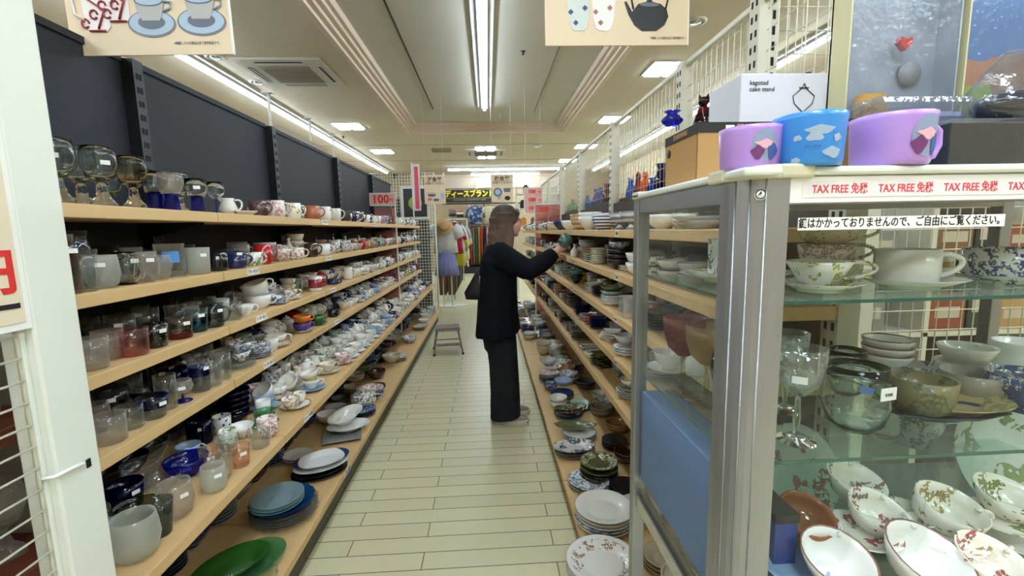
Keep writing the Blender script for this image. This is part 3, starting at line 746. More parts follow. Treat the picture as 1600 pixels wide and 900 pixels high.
L(508, 0, .05, 'mug', .09, .04, 'white', 'white'); L(524, 0, .06, 'mug', .09, .04, 'offwhite', 'off-white', rz=.2)
# second
L(100, 1, .05, 'jar', .155, .034, glass('printed_glass', (234, 228, 222), .55, band=(.09, .12, (190, 90, 70))), 'tall red-printed clear', st=True); L(122, 1, .12, 'jar', .165, .036, glass('printed_glass_b', (226, 230, 236), .55, band=(.11, .135, (70, 90, 170))), 'tall blue-printed clear')
L(128, 1, .05, 'tumbler', .10, .034, G, 'clear', v=1); L(160, 1, .055, 'round tumbler', .095, .042, G_FROST, 'frosted round', st=True); L(165, 1, .19, 'tumbler', .12, .04, G_SMOKE, 'smoky')
L(196, 1, .06, 'jug', .10, .042, G_REAL, 'clear glass', st=True); L(226, 1, .055, 'round tumbler', .098, .040, G_FROST2, 'etched round clear', st=True); L(222, 1, .18, 'round tumbler', .10, .045, G_SMOKE, 'smoky round')
sv = L(266, 1, .09, 'square vase', .118, .058, G, 'square clear', rz=-.1, v=0); MB().box(-.001, -.024, -.02, .001, .024, .02).build('blue_print', plain('print_blue_pic', (84, 150, 220), .5), sv, (.0298, -.0298, .072), (0, 0, -PI / 4)); L(310, 1, .055, 'tumbler', .10, .040, G_FROST, 'frosted straight', st=True, v=1); L(290, 1, .2, 'tumbler', .11, .038, G, 'clear tall')
L(340, 1, .06, 'mug', .075, .038, 'black', 'black', st=True); L(344, 1, .16, 'mug', .08, .038, 'charcoal', 'dark grey'); L(368, 1, .055, 'lidded pot', .088, .042, 'navy', 'blue enamel', st=True, rz=.6)
L(372, 1, .18, 'mug', .11, .045, G_FROST2, 'etched glass'); L(398, 1, .05, 'mug', .062, .036, 'green floral', 'white green-printed', st=True); L(409, 1, .12, 'mug', .082, .042, 'celadon', 'pale green'); L(414, 1, .2, 'bowl', .05, .06, 'white', 'white', dz=.05)
L(414, 1, .2, 'bowl', .05, .06, 'white', 'white underneath')
L(424, 1, .17, 'small cup', .08, .035, 'sand', 'sand-coloured'); L(441, 1, .055, 'teacup', .066, .05, 'pink floral', 'white pink-flowered', v=2, rz=.1)
L(462, 1, .15, 'bowl', .06, .05, 'cream', 'cream'); L(462, 1, .15, 'bowl', .06, .05, 'cream', 'cream stacked', dz=.042); L(462, 1, .15, 'bowl', .06, .05, 'cream', 'cream topmost', dz=.084); L(464, 1, .05, 'mug', .066, .04, 'ivory floral', 'brown floral')
L(486, 1, .06, 'mug', .085, .04, 'dark brown', 'dark brown', rz=.3); L(506, 1, .05, 'mug', .075, .042, 'white', 'white', rz=.1); L(502, 1, .16, 'mug', .10, .042, 'mauve', 'mauve'); L(522, 1, .09, 'mug', .095, .042, 'black patterned', 'black and white patterned')
# third
L(143, 2, .055, 'tumbler', .088, .040, G_FROST2, 'etched straight', v=1); L(170, 2, .09, 'tumbler', .088, .038, G_FROST2, 'etched clear', v=1); L(150, 2, .18, 'tumbler', .09, .04, G_SMOKE, 'smoky')
L(206, 2, .055, 'tumbler', .083, .045, G_PINK, 'rose pink', v=1); L(190, 2, .17, 'tumbler', .11, .042, G, 'clear tall', st=True)
L(242, 2, .055, 'tumbler', .078, .040, ceramic('black_dotted', (16, 16, 18), (90, 92, 96), 'dot', 70, thr=.28), 'black dotted', v=0, st=True); L(230, 2, .18, 'tumbler', .11, .04, G, 'clear tall'); L(262, 2, .2, 'tumbler', .13, .04, G_SMOKE, 'smoky tall')
L(281, 2, .055, 'tumbler', .078, .040, G_ROSEB, 'clear rose-based', v=1, st=True); L(276, 2, .15, 'tumbler', .105, .036, G, 'clear'); L(309, 2, .06, 'tumbler', .09, .036, glass('turquoise_streak', (228, 238, 240), .5, band=(.0, .045, (90, 190, 210))), 'turquoise-streaked clear', v=0, st=True)
L(332, 2, .055, 'mug', .092, .040, G_SMOKE, 'dark smoky glass', st=True, rz=.2); L(322, 2, .17, 'mug', .10, .04, G, 'clear glass'); L(362, 2, .06, 'mug', .078, .038, G, 'clear glass', rz=.2); L(352, 2, .18, 'tumbler', .13, .038, G_SMOKE, 'smoky tall')
L(384, 2, .05, 'teacup', .05, .036, 'white', 'white patterned small', dz=.0, rz=.3); L(403, 2, .09, 'teacup', .068, .062, 'white', 'large white', v=1, rz=.5); L(404, 2, .09, 'teacup', .068, .062, 'white', 'large white tilted upper', v=1, rz=.6, tilt=(.1, -.32), dz=.062)
L(424, 2, .20, 'bowl', .06, .06, G, 'clear glass'); L(434, 2, .055, 'saucer', .015, .058, 'blue floral', 'blue floral'); L(434, 2, .055, 'teacup', .035, .034, 'blue floral', 'blue-banded white small', dz=.008)
L(452, 2, .06, 'saucer', .015, .065, 'gold-rimmed', 'gold-rimmed white'); L(452, 2, .06, 'teacup', .05, .045, 'ivory floral', 'white floral', dz=.008, rz=.3); L(462, 2, .17, 'mug', .08, .04, G, 'clear glass'); L(476, 2, .16, 'teacup', .065, .04, 'offwhite', 'off-white')
L(493, 2, .055, 'mug', .093, .042, ceramic('picture_mug', (230, 230, 230), (150, 50, 60), 'zone', zr=(.02, .075)), 'white mug-red picture', rz=.6); L(520, 2, .06, 'lidded pot', .05, .04, 'navy', 'small navy blue', rz=0); L(512, 2, .18, 'bowl', .06, .055, 'offwhite', 'off-white'); L(526, 2, .14, 'teacup', .075, .045, 'white', 'white tall')
# fourth
L(171, 3, .055, 'tumbler', .082, .042, G_FROST2, 'etched straight', v=1); L(203, 3, .07, 'tumbler', .072, .036, G, 'clear', v=1); L(176, 3, .17, 'tumbler', .11, .045, G_SMOKE, 'smoky tall', st=True); L(206, 3, .19, 'tumbler', .12, .035, G, 'clear tall')
L(240, 3, .055, 'tumbler', .072, .045, G_BLUER, 'clear blue-rimmed', v=2, st=True); L(232, 3, .155, 'bowl', .06, .055, glass('plum_glass', (150, 110, 118), .5), 'dark plum glass'); L(250, 3, .22, 'tumbler', .10, .038, G, 'clear', st=True)
L(285, 3, .055, 'wine glass', .078, .035, G_FROST2, 'short blue-stemmed', G_BLUE, v=1, st=True); L(278, 3, .15, 'tumbler', .09, .036, G_DBLUE, 'dark blue'); L(262, 3, .21, 'tumbler', .11, .04, glass('amber_dark', (150, 90, 60), .5), 'amber')
L(312, 3, .06, 'tumbler', .125, .036, glass('blue_label_glass', (232, 236, 240), .5, band=(.06, .095, (50, 120, 210))), 'tall blue-labelled clear', v=1, st=True); L(331, 3, .05, 'tumbler', .105, .034, G, 'clear straight', v=1); L(348, 3, .055, 'tumbler', .105, .032, G, 'clear slim', v=1); L(318, 3, .17, 'tumbler', .13, .04, G, 'clear large')
for j in range(3): L(374, 3, .075, 'plate', .012, .068, G, 'clear glass', dz=j * .008)
for j in range(3): L(402, 3, .08, 'plate', .014, .068, 'blue floral', 'blue floral', dz=j * .009)
L(375, 3, .075, 'teacup', .045, .046, 'blue floral', 'blue floral lower', dz=.025, rz=2.6); L(376, 3, .075, 'teacup', .045, .046, 'blue floral', 'blue floral upper', dz=.062, rz=.4); L(400, 3, .08, 'teacup', .045, .044, 'blue floral', 'blue floral', dz=.026, rz=.5)
L(352, 3, .17, 'teacup', .07, .055, 'offwhite', 'off-white', rz=.4, tilt=(0, -.2)); L(397, 3, .2, 'teacup', .07, .055, 'stone', 'grey', rz=.2); L(421, 3, .19, 'teacup', .06, .05, 'white', 'white lower'); L(421, 3, .19, 'teacup', .06, .05, 'white', 'white upper', dz=.05)
L(433, 3, .075, 'saucer', .017, .07, 'gold-rimmed', 'gold-rimmed'); L(432, 3, .075, 'teacup', .055, .052, 'gold-rimmed', 'gold-rimmed white', dz=.01, rz=.4)
L(473, 3, .08, 'saucer', .017, .068, 'cream', 'cream'); L(472, 3, .08, 'teacup', .05, .05, 'purple', 'purple', dz=.008, v=1, rz=.5); L(472, 3, .08, 'teacup', .048, .05, 'orange', 'orange', dz=.052, v=1, rz=.6)
L(496, 3, .07, 'saucer', .015, .06, 'green', 'green'); L(496, 3, .07, 'teacup', .052, .042, 'green', 'dark green', dz=.008, v=1, rz=.4); L(500, 3, .2, 'mug', .11, .045, 'charcoal', 'dark grey tall'); L(520, 3, .06, 'mug', .055, .036, 'black', 'black small'); L(525, 3, .15, 'mug', .09, .04, 'navy', 'dark navy')
# fifth
L(212, 4, .075, 'round tumbler', .115, .056, G_FROST, 'large frosted spherical', st=False); L(214, 4, .19, 'bowl', .05, .06, G_OLIVE, 'olive green glass'); L(275, 4, .085, 'round tumbler', .11, .048, G_FROST2, 'etched tall round', st=True)
L(222, 4, .31, 'footed bowl', .09, .055, G, 'clear glass', st=True); L(196, 4, .28, 'tumbler', .08, .05, G_DBLUE, 'navy', st=True); L(250, 4, .23, 'bowl', .055, .06, G, 'clear cut-glass')
L(334, 4, .055, 'round tumbler', .088, .040, G_FROST, 'frosted egg-shaped', st=True); L(292, 4, .21, 'bowl', .065, .068, G_BLUE, 'cobalt blue glass', st=True); L(330, 4, .14, 'tumbler', .085, .036, G_PEACH, 'peach-tinted', st=True)
L(312, 4, .32, 'mug', .10, .045, G_DBLUE, 'navy glass', st=True); L(375, 4, .055, 'tumbler', .078, .036, G_PEACH, 'peach-tinted thick', v=0, st=True); L(355, 4, .145, 'tumbler', .08, .04, G, 'clear wide'); L(406, 4, .055, 'tumbler', .072, .040, G, 'clear ribbed', v=0)
for j in range(5): L(366, 4, .30, 'bowl', .045, .064, G_DBLUE, 'dark blue glass', dz=j * .024, st=(j == 1))
L(413, 4, .14, 'saucer', .014, .06, G_GREEN, 'green glass'); L(414, 4, .14, 'teacup', .058, .044, G_GREEN, 'green glass', dz=.006, v=1, rz=-.5); L(420, 4, .25, 'teacup', .06, .05, 'white', 'white', tilt=(.3, -.6), dz=.03, rz=.6); L(366, 4, .37, 'teacup', .05, .05, 'terracotta', 'brown', dz=.0)
L(462, 4, .085, 'saucer', .018, .072, 'gold-rimmed', 'gold-rimmed white'); L(455, 4, .085, 'teacup', .052, .042, 'ivory floral', 'white floral', dz=.012, rz=2.4); L(468, 4, .08, 'small cup', .05, .030, 'ivory floral', 'white floral straight', dz=.012, v=1)
L(487, 4, .10, 'saucer', .018, .072, 'pale blue', 'pale blue'); L(487, 4, .10, 'teacup', .05, .045, 'white', 'white lower', dz=.01); L(487, 4, .10, 'teacup', .052, .048, ceramic('white_yellow_inside', (232, 230, 224), (206, 200, 90), 'zone', zr=(.012, .03)), 'white yellow-lined', dz=.05, tilt=(0, -.25), rz=.5)
L(455, 4, .20, 'teacup', .06, .05, 'white', 'white tilted', tilt=(.35, -.5), dz=.025, rz=.8); L(463, 4, .33, 'teacup', .06, .05, 'offwhite', 'off-white tilted', tilt=(.35, -.5), dz=.025, rz=.8)
L(512, 4, .12, 'saucer', .017, .074, 'cream', 'cream'); L(512, 4, .12, 'teacup', .05, .048, 'cream', 'cream', dz=.01, rz=.5); L(515, 4, .24, 'teacup', .06, .045, 'pale grey', 'pale grey', rz=.6)
# bottom
L(372, 5, .17, 'oval platter', .03, .17, G_GREEN, 'large pale green glass', rz=.9); L(362, 5, .19, 'oval platter', .035, .13, G_LGREEN, 'long green glass', rz=.9, dz=.012)
L(385, 5, .10, 'scallop plate', .03, .10, G, 'clear', dz=0)
for j in range(4): L(445, 5, .145, 'scallop plate', .028, .135, G_CLEAR2, 'large clear', dz=j * .012)
L(442, 5, .15, 'scallop plate', .03, .13, G_BPLATE, 'deep blue glass', dz=.052)
for j in range(3): L(434, 5, .155, 'plate', .03, .105, G_AQUA, 'aqua glass', dz=.066 + j * .012)
for j in range(2): L(500, 5, .12, 'oval platter', .018, .135, 'black', 'black', dz=j * .012, rz=.5)
L(502, 5, .12, 'oval platter', .02, .135, 'white', 'white lower', dz=.026, rz=.5)
L(503, 5, .125, 'oval platter', .022, .138, ceramic('blue_rim_platter', (230, 232, 234), (44, 62, 120), 'rim', rr=(.112, .16)), 'white blue-rimmed', dz=.04, rz=.55)
L(535, 5, .14, 'square plate', .02, .12, 'grey', 'grey', rz=.3); L(545, 5, .12, 'oval platter', .03, .13, 'white', 'white', dz=.018, rz=.4)
dv = L(541, 5, .15, 'oval platter', .045, .115, 'white', 'white three-part divided', dz=.055, rz=.8, tilt=(.12, -.2))
for j in range(3): L(566, 5, .11, 'plate', .02, .09, 'indigo patterned', 'blue patterned', dz=j * .012)
L(568, 5, .13, 'lidded pot', .09, .085, 'black patterned', 'black and white patterned', dz=.036, rz=.2)
for j in range(4): L(578, 5, .14, 'soup plate', .025, .10, ['pale grey', 'indigo patterned', 'pale grey', 'pink floral'][j], ['pale grey', 'blue patterned', 'grey', 'white red-flowered'][j], dz=j * .016)
L(588, 5, .20, 'bowl', .07, .08, 'dark brown', 'dark brown'); L(597, 5, .27, 'bowl', .06, .085, 'dark brown', 'deep brown')
for j in range(3): L(622, 5, .12, 'plate', .018, .085, ['white', 'offwhite', 'blue dotted'][j], ['white', 'off-white', 'blue dotted'][j], dz=j * .013)
L(612, 5, .14, 'bowl', .07, .085, 'sand', 'cream', dz=.042)
for j in range(7): L(516, 5, .44, 'plate', .016, .10, 'charcoal', 'dark grey', dz=j * .014)
L(640, 5, .13, 'bowl', .07, .09, 'blue floral', 'white blue-flowered')
for j in range(4): L(556, 5, .42, 'plate', .016, .10, 'black', 'black', dz=j * .014)

fill_late = True
# ---------------------------------------------------------------- far parts of the left rack
def fill(side, k, y0, y1, rows, menu, seedlook=None, gap=1.08, infill=False):
    """walk along a shelf and set down wares; rows are x offsets behind the shelf edge"""
    LXk = (LX if side == 'L' else RX)[k]; zz = (LZ if side == 'L' else RZ)[k]; place = (LP if side == 'L' else RP)(k)
    sg = -1 if side == 'L' else 1
    for ri, dx in enumerate(rows):
        y = y0 + rnd.uniform(0, .04)
        prev = 0
        while y < y1:
            kind, h, r, mats, n, dz, sauc = rnd.choice(menu)
            h *= rnd.choice((.92, 1, 1.08)); r = r * rnd.choice((.95, 1, 1.04))
            mn = rnd.choice(mats); m = CER[mn] if isinstance(mn, str) else mn[0]; look = mn if isinstance(mn, str) else mn[1]
            ext = r * (1.3 if kind in ('mug', 'teacup', 'jug', 'lidded pot') else 1.3 if kind == 'teapot' else 1)
            if sauc: ext = max(ext, sauc)
            y += ext * .99
            if y + ext > y1 + .02: break
            x = LXk + sg * (dx + rnd.uniform(-.006, .006))
            if infill and any(i_['place'] == place and math.hypot(i_['x'] - x, i_['y'] - y) < (i_['r'] + ext) * .93 for i_ in ITEMS):
                y += .012 - ext * .99; continue
            cnt = rnd.randint(*n) if isinstance(n, tuple) else n
            z = zz + .0006
            if sauc:
                ware('saucer', x, y, z, .016, sauc, m, look, place, side=side); z += .0068
            v = rnd.randint(0, 2); rz = None
            tl = (0, 0)
            if kind in ('square plate',): rz = rnd.uniform(-.15, .15)
            if kind in ('oval platter', 'leaf dish'): rz = rnd.uniform(.7, 1.2) if side == 'L' else rnd.uniform(-.5, .3)
            for j in range(cnt):
                ware(kind, x, y, z + j * dz, h, r, m, look, place, v=v, rz=rz, side=side, sticker=(j == cnt - 1 and ri == 0 and y < 3.2 and rnd.random() < .35 and kind in ('mug', 'teacup', 'tumbler', 'bowl')))
            y += ext * gap
MUGS = ['white', 'white', 'offwhite', 'ivory floral', 'blue floral', 'black patterned', 'navy', 'dark brown', 'red', 'pale blue', 'green floral', 'pink floral', 'cream', 'tan', 'blue dotted', 'charcoal', 'mauve', 'celadon', 'white', 'cream', 'white']
CUPS = ['white', 'white', 'white', 'ivory floral', 'gold-rimmed', 'blue floral', 'pink floral', 'cream', 'pale blue', 'green floral', 'offwhite', 'navy', 'white', 'white']
DK = ['charcoal', 'navy', 'black', 'dark brown', 'grey', 'indigo patterned', 'stone', 'olive']
m_mug = ('mug', .088, .039, MUGS, 1, 0, 0); m_mug2 = ('mug', .075, .042, MUGS, 1, 0, 0)
m_cup = ('teacup', .058, .044, CUPS, 1, 0, 0); m_cs = ('teacup', .055, .044, CUPS, 1, 0, .066); m_cup2 = ('teacup', .05, .044, CUPS, (2, 2), .034, .066)
m_gl = ('tumbler', .10, .034, [(G_CLEAR, 'clear glass'), (G_FROST, 'frosted glass'), (G_FROST2, 'etched glass')], 1, 0, 0)
m_jug = ('jug', .08, .038, CUPS, 1, 0, 0); m_tp = ('teapot', .10, .05, CUPS + DK[:3], 1, 0, 0); m_tin = ('small cup', .075, .034, MUGS, 1, 0, 0)
fill('L', 0, yof(534, -1.11, 1.55), 5.28, [.055], [m_mug, m_mug2, m_tin, m_jug]); fill('L', 0, 2.5, 5.25, [.17], [m_tin, m_mug, m_jug])
fill('L', 0, 5.36, 7.05, [.06], [('jug', .09, .04, ['white', 'offwhite', 'green', 'charcoal', 'sand'], 1, 0, 0), m_tp])
fill('L', 1, yof(536, -1.11, 1.3), 5.28, [.055], [m_mug, m_mug2, m_cup, m_tin]); fill('L', 1, 2.45, 5.25, [.155], [m_mug, m_tin, m_jug, ('bottle', .13, .03, MUGS, 1, 0, 0)])
fill('L', 1, 5.36, 7.05, [.06, .17], [m_jug, m_tp])
fill('L', 2, yof(540, -1.11, 1.1), 5.28, [.055], [m_cup, m_mug2, m_cs, m_mug]); fill('L', 2, 2.45, 5.25, [.17], [m_mug, m_cup, m_cup2]); fill('L', 2, 5.36, 7.05, [.06, .17], [m_mug, m_mug2])
fill('L', 3, yof(535, -1.11, .87), 5.28, [.075], [m_cs, m_cup2, m_cup, m_mug2]); fill('L', 3, 2.1, 5.25, [.20], [m_mug, m_cup2, m_tp]); fill('L', 3, 5.36, 7.05, [.075, .2], [m_mug, ('mug', .09, .045, ['charcoal', 'navy', 'black patterned', 'red'], 1, 0, 0)])
fill('L', 4, yof(527, -.97, .62), 5.28, [.085], [m_cs, m_cup2, m_cs]); fill('L', 4, 2.05, 5.25, [.225], [m_cs, m_cup2, m_jug, m_tp]); fill('L', 4, 1.98, 5.2, [.355], [m_mug, m_jug, m_tp, m_cs]); fill('L', 4, 5.36, 7.05, [.09, .22], [m_cs, m_mug, m_tp])
BW = ['white', 'offwhite', 'blue floral', 'sand', 'pale grey', 'dark brown', 'green floral', 'celadon', 'blue dotted', 'cream', 'aqua']
b_pl = ('plate', .02, .085, BW, (2, 4), .012, 0); b_bw = ('bowl', .06, .075, BW, (1, 3), .022, 0); b_ov = ('oval platter', .02, .12, BW, (1, 3), .013, 0)
fill('L', 5, yof(652, -.9, .25), 7.05, [.12], [b_pl, b_bw, b_ov]); fill('L', 4, 1.1, 1.95, [.43], [('bowl', .06, .05, [(G_CLEAR, 'clear glass'), (G_DBLUE, 'dark blue glass'), (G_SMOKE, 'smoky glass')], 1, 0, 0)]); fill('L', 5, 1.3, 2.9, [.44], [('bowl', .07, .075, DK, (1, 3), .03, 0), ('plate', .02, .08, DK, (3, 5), .014, 0)])
fill('L', 5, 3.5, 7.05, [.34], [b_pl, b_bw, ('bowl', .08, .085, DK, (1, 2), .03, 0)])
# ---------------------------------------------------------------- right rack, near part by hand
def Rr(px, k, dx, kind, h, r, mat, look, mat2=None, v=0, st=False, rz=None, tilt=(0, 0), dz=0, y=None):
    X = RX[k] + dx; z = RZ[k] + dz
    if y is None: y = yof(px, X, z + h * .4)
    m = CER[mat] if isinstance(mat, str) else mat
    return ware(kind, X, y, z + .0005, h, r, m, look, RP(k), mat2, v, rz, tilt, st, side='R')
def Rs(px, k, dx, kind, h, r, mat, look, n, d, **kw):
    y = yof(px, RX[k] + dx, RZ[k] + h * .4)
    for j in range(n): Rr(px, k, dx, kind, h, r, mat, look, dz=j * d, y=y, **kw)
SILV = ceramic('silver_lustre', (206, 206, 208), (120, 122, 128), 'band', 40, rough=.15)
BIGP = ceramic('flower_rim_plate', (234, 234, 232), (176, 128, 96), 'patch', 38, thr=.6, rr=(.075, .118))
# seen through the showcase glass
Rs(1035, 0, .10, 'bowl', .06, .07, 'white', 'white', 1, 0); Rs(1090, 0, .12, 'oval platter', .03, .1, 'pale grey', 'pale grey', 2, .014); Rs(1065, 0, .16, 'bowl', .06, .06, 'offwhite', 'off-white', 1, 0)
Rs(1022, 1, .10, 'bowl', .05, .05, 'green floral', 'white green-flowered', 2, .04); Rs(1050, 1, .10, 'bowl', .05, .055, 'offwhite', 'off-white', 2, .04); Rs(1085, 1, .12, 'bowl', .05, .06, 'pale grey', 'pale grey', 2, .04)
Rs(1030, 2, .10, 'plate', .016, .07, 'charcoal', 'dark grey', 6, .012); Rs(1070, 2, .12, 'bowl', .05, .06, 'charcoal', 'dark grey', 2, .02); Rs(1030, 3, .1, 'plate', .018, .07, 'white', 'white', 3, .012)
# top shelf
for px in (968, 986): Rr(px, 0, .055 if px == 968 else .06, 'footed bowl', .085, .055, SILV, 'silver-patterned', v=0)
Rs(947, 0, .15, 'bowl', .075, .085, 'blue striped', 'blue striped', 2, .03); Rs(940, 0, .06, 'bowl', .085, .06, 'blue striped', 'small blue striped', 1, 0)
Rs(922, 0, .08, 'bowl', .09, .078, 'white', 'white', 2, .028); Rs(907, 0, .09, 'bowl', .09, .08, 'tan striped', 'tan striped', 2, .028); Rs(890, 0, .085, 'bowl', .08, .075, 'white', 'white', 1, 0); Rs(888, 0, .09, 'plate', .02, .07, 'black', 'black', 1, 0)
Rs(877, 0, .085, 'bowl', .09, .08, 'navy', 'navy', 1, 0)
# second shelf
Rs(996, 1, .065, 'bowl', .06, .055, 'white', 'white', 2, .045); Rs(984, 1, .10, 'plate', .016, .06, 'white', 'white', 2, .012)
Rs(968, 1, .085, 'bowl', .055, .07, 'black', 'black', 3, .026); Rs(970, 1, .085, 'bowl', .045, .058, 'blue floral', 'blue floral', 1, 0) if 0 else None
Rr(968, 1, .085, 'bowl', .045, .058, 'blue floral', 'blue floral', dz=.1); Rs(957, 1, .22, 'bowl', .05, .055, 'pale grey', 'pale grey', 3, .03)
Rs(935, 1, .06, 'plate', .018, .055, 'cream', 'cream', 7, .0135); Rs(921, 1, .10, 'bowl', .07, .055, 'tan', 'tan', 1, 0); Rs(925, 1, .11, 'plate', .016, .058, 'white', 'white', 1, 0)
Rr(917, 1, .13, 'bowl', .05, .062, 'pale grey', 'pale grey', dz=.065); Rr(917, 1, .13, 'bowl', .05, .062, 'pale grey', 'pale grey', dz=.085)
Rs(898, 1, .05, 'bottle', .10, .034, 'white', 'small white', 1, 0)
Rs(890, 1, .14, 'mug', .08, .04, 'charcoal', 'black', 1, 0); Rs(884, 1, .12, 'teacup', .07, .045, 'stone', 'grey', 1, 0)
# third shelf
Rs(985, 2, .06, 'soup plate', .03, .058, 'white', 'white', 6, .014); Rs(977, 2, .16, 'square vase', .12, .05, 'white', 'white angular', 1, 0)
Rs(958, 2, .075, 'plate', .022, .07, 'white', 'white', 4, .012); Rr(957, 2, .075, 'bowl', .03, .068, 'celadon', 'grey-green', dz=.05); Rr(957, 2, .075, 'plate', .03, .072, 'olive', 'olive', dz=.075)
Rs(940, 2, .10, 'plate', .02, .07, 'black', 'black', 4, .012); Rs(928, 2, .09, 'plate', .022, .062, 'offwhite', 'off-white', 4, .015); Rs(930, 2, .2, 'bowl', .05, .07, 'pale grey', 'pale grey', 3, .022); Rs(912, 2, .15, 'bowl', .05, .065, 'yellow', 'mustard', 2, .022)
Rs(900, 2, .075, 'bowl', .07, .055, 'navy', 'navy', 1, 0); Rr(900, 2, .075, 'bowl', .05, .056, 'turquoise', 'turquoise', dz=.05)
# fourth shelf
Rs(980, 3, .075, 'plate', .022, .07, 'white', 'white', 3, .013); Rr(978, 3, .075, 'bowl', .05, .06, 'pale grey', 'pale grey', dz=.05)
Rs(955, 3, .08, 'square plate', .014, .058, 'white', 'white', 4, .013); Rs(948, 3, .17, 'soup plate', .03, .075, 'charcoal', 'dark', 2, .015); Rr(946, 3, .17, 'soup plate', .03, .07, 'sand', 'sand', dz=.045)
Rs(925, 3, .07, 'square plate', .02, .05, 'terracotta', 'terracotta', 3, .018); Rs(932, 3, .17, 'square plate', .016, .05, 'grey', 'grey', 4, .014); Rs(911, 3, .08, 'square plate', .014, .055, 'navy', 'navy', 6, .013)
# fifth shelf
Rs(984, 4, .09, 'plate', .022, .07, 'white', 'white', 3, .012); Rr(986, 4, .09, 'plate', .022, .065, 'pale grey', 'grey-rimmed', dz=.045); Rr(986, 4, .09, 'bowl', .04, .055, 'white', 'white', dz=.065)
Rs(944, 4, .10, 'square plate', .014, .075, 'olive', 'dark olive', 6, .013); Rs(963, 4, .23, 'plate', .016, .08, 'stone', 'grey', 5, .012); Rs(905, 4, .09, 'square plate', .012, .07, 'stone', 'grey', 5, .012)
Rs(922, 4, .1, 'square plate', .012, .07, 'white', 'white', 2, .012); Rs(905, 4, .22, 'square plate', .012, .07, 'sand', 'sand', 4, .012)
# bottom board: plates in stacks, from the near end
def Rb(px, py, z, kind, h, r, mat, look, n=1, d=.012, dz=0, rz=0, tilt=(0, 0), v=0):
    p = at(px, py, z=z)
    for j in range(n):
        m = mat[j % len(mat)] if isinstance(mat, list) else mat
        lk = look[j % len(look)] if isinstance(look, list) else look
        ware(kind, p.x, p.y, RZ[5] + dz + j * d + .0005, h, r, CER[m] if isinstance(m, str) else m, lk, RP(5), None, v, rz, tilt, side='R')
Rb(942, 868, .20, 'plate', .024, .138, BIGP, 'large flower-rimmed white', 4, .014)
Rb(944, 788, .21, 'plate', .024, .128, ['white', 'blue floral', 'white', 'cream', 'white'], ['large white', 'large blue patterned', 'large white', 'large cream', 'large plain white'], 5, .015)
Rb(1000, 800, .14, 'plate', .024, .10, 'offwhite', 'off-white', 3, .013)
Rb(920, 756, .13, 'plate', .022, .105, ['pale grey', 'blue floral'], ['pale grey', 'blue leaf-patterned'], 2, .014)
Rb(936, 724, .20, 'plate', .022, .098, ['charcoal', 'olive', 'charcoal', 'olive'], ['dark grey', 'olive', 'dark', 'olive'], 4, .014)
Rb(936, 716, .22, 'soup plate', .026, .100, ceramic('olive_floral_plate', (92, 88, 58), (226, 220, 196), 'patch', 34, thr=.5, rr=(.058, .094)), 'olive plate with pale flowered rim,', 1, dz=.062)
Rb(898, 706, .14, 'oval platter', .024, .12, ['pale grey', 'stone'], ['grey', 'stone grey'], 2, .013, rz=.1); Rb(897, 700, .16, 'oval platter', .028, .125, ceramic('blue_brush_platter', (204, 204, 198), (74, 88, 130), 'patch', 14, thr=.62), 'pale platter with blue brushwork,', 1, dz=.03, rz=.1)
Rb(905, 676, .15, 'plate', .02, .105, ['white', 'pale grey', 'white'], ['white', 'pale grey', 'white'], 3, .011); Rb(899, 664, .19, 'leaf dish', .035, .135, 'olive', 'long dark green', dz=.04, rz=-.12)
Rb(888, 640, .17, 'plate', .02, .10, ['pale grey', 'navy'], ['pale grey', 'navy'], 2, .012); Rb(890, 636, .2, 'leaf dish', .035, .115, ceramic('brown_glaze_dish', (92, 84, 60), (170, 160, 130), 'patch', 16, thr=.55), 'brown mottled', 2, .02, dz=.03, rz=.1)
Rb(878, 616, .17, 'plate', .02, .09, ['white', 'terracotta', 'white', 'tan', 'navy'], ['white', 'terracotta-rimmed', 'white', 'tan', 'navy'], 5, .012); Rb(880, 600, .2, 'bowl', .05, .068, 'pale blue', 'pale grey-blue', dz=.068)
Rb(858, 588, .16, 'plate', .02, .09, ['indigo patterned', 'grey', 'pale grey', 'white', 'pink floral'], ['blue patterned', 'grey', 'pale grey', 'white', 'white red-flowered'], 5, .015); Rb(856, 570, .2, 'bowl', .05, .075, 'pale grey', 'grey-blue', dz=.085); Rb(862, 574, .2, 'plate', .02, .088, 'white', 'white', dz=.075)
Rb(850, 545, .18, 'bowl', .10, .082, 'sand', 'deep cream', 2, .04); Rb(835, 522, .16, 'plate', .018, .085, 'blue dotted', 'blue and white flowered', 4, .015)
Rb(905, 645, .12, 'bowl', .06, .07, 'charcoal', 'dark', 1) if 0 else None
for px, py, k_, mt, lk, n in [(960, 690, 'plate', 'charcoal', 'dark grey', 3), (965, 665, 'bowl', 'tan', 'tan', 2), (940, 640, 'bowl', 'stone', 'grey', 2), (915, 600, 'bowl', 'charcoal', 'dark grey', 2), (900, 575, 'plate', 'stone', 'grey', 5), (980, 710, 'bowl', 'dark brown', 'reddish brown', 2)]:
    Rb(px, py, .16, k_, .05 if k_ == 'bowl' else .02, .075, mt, lk, n, .018)
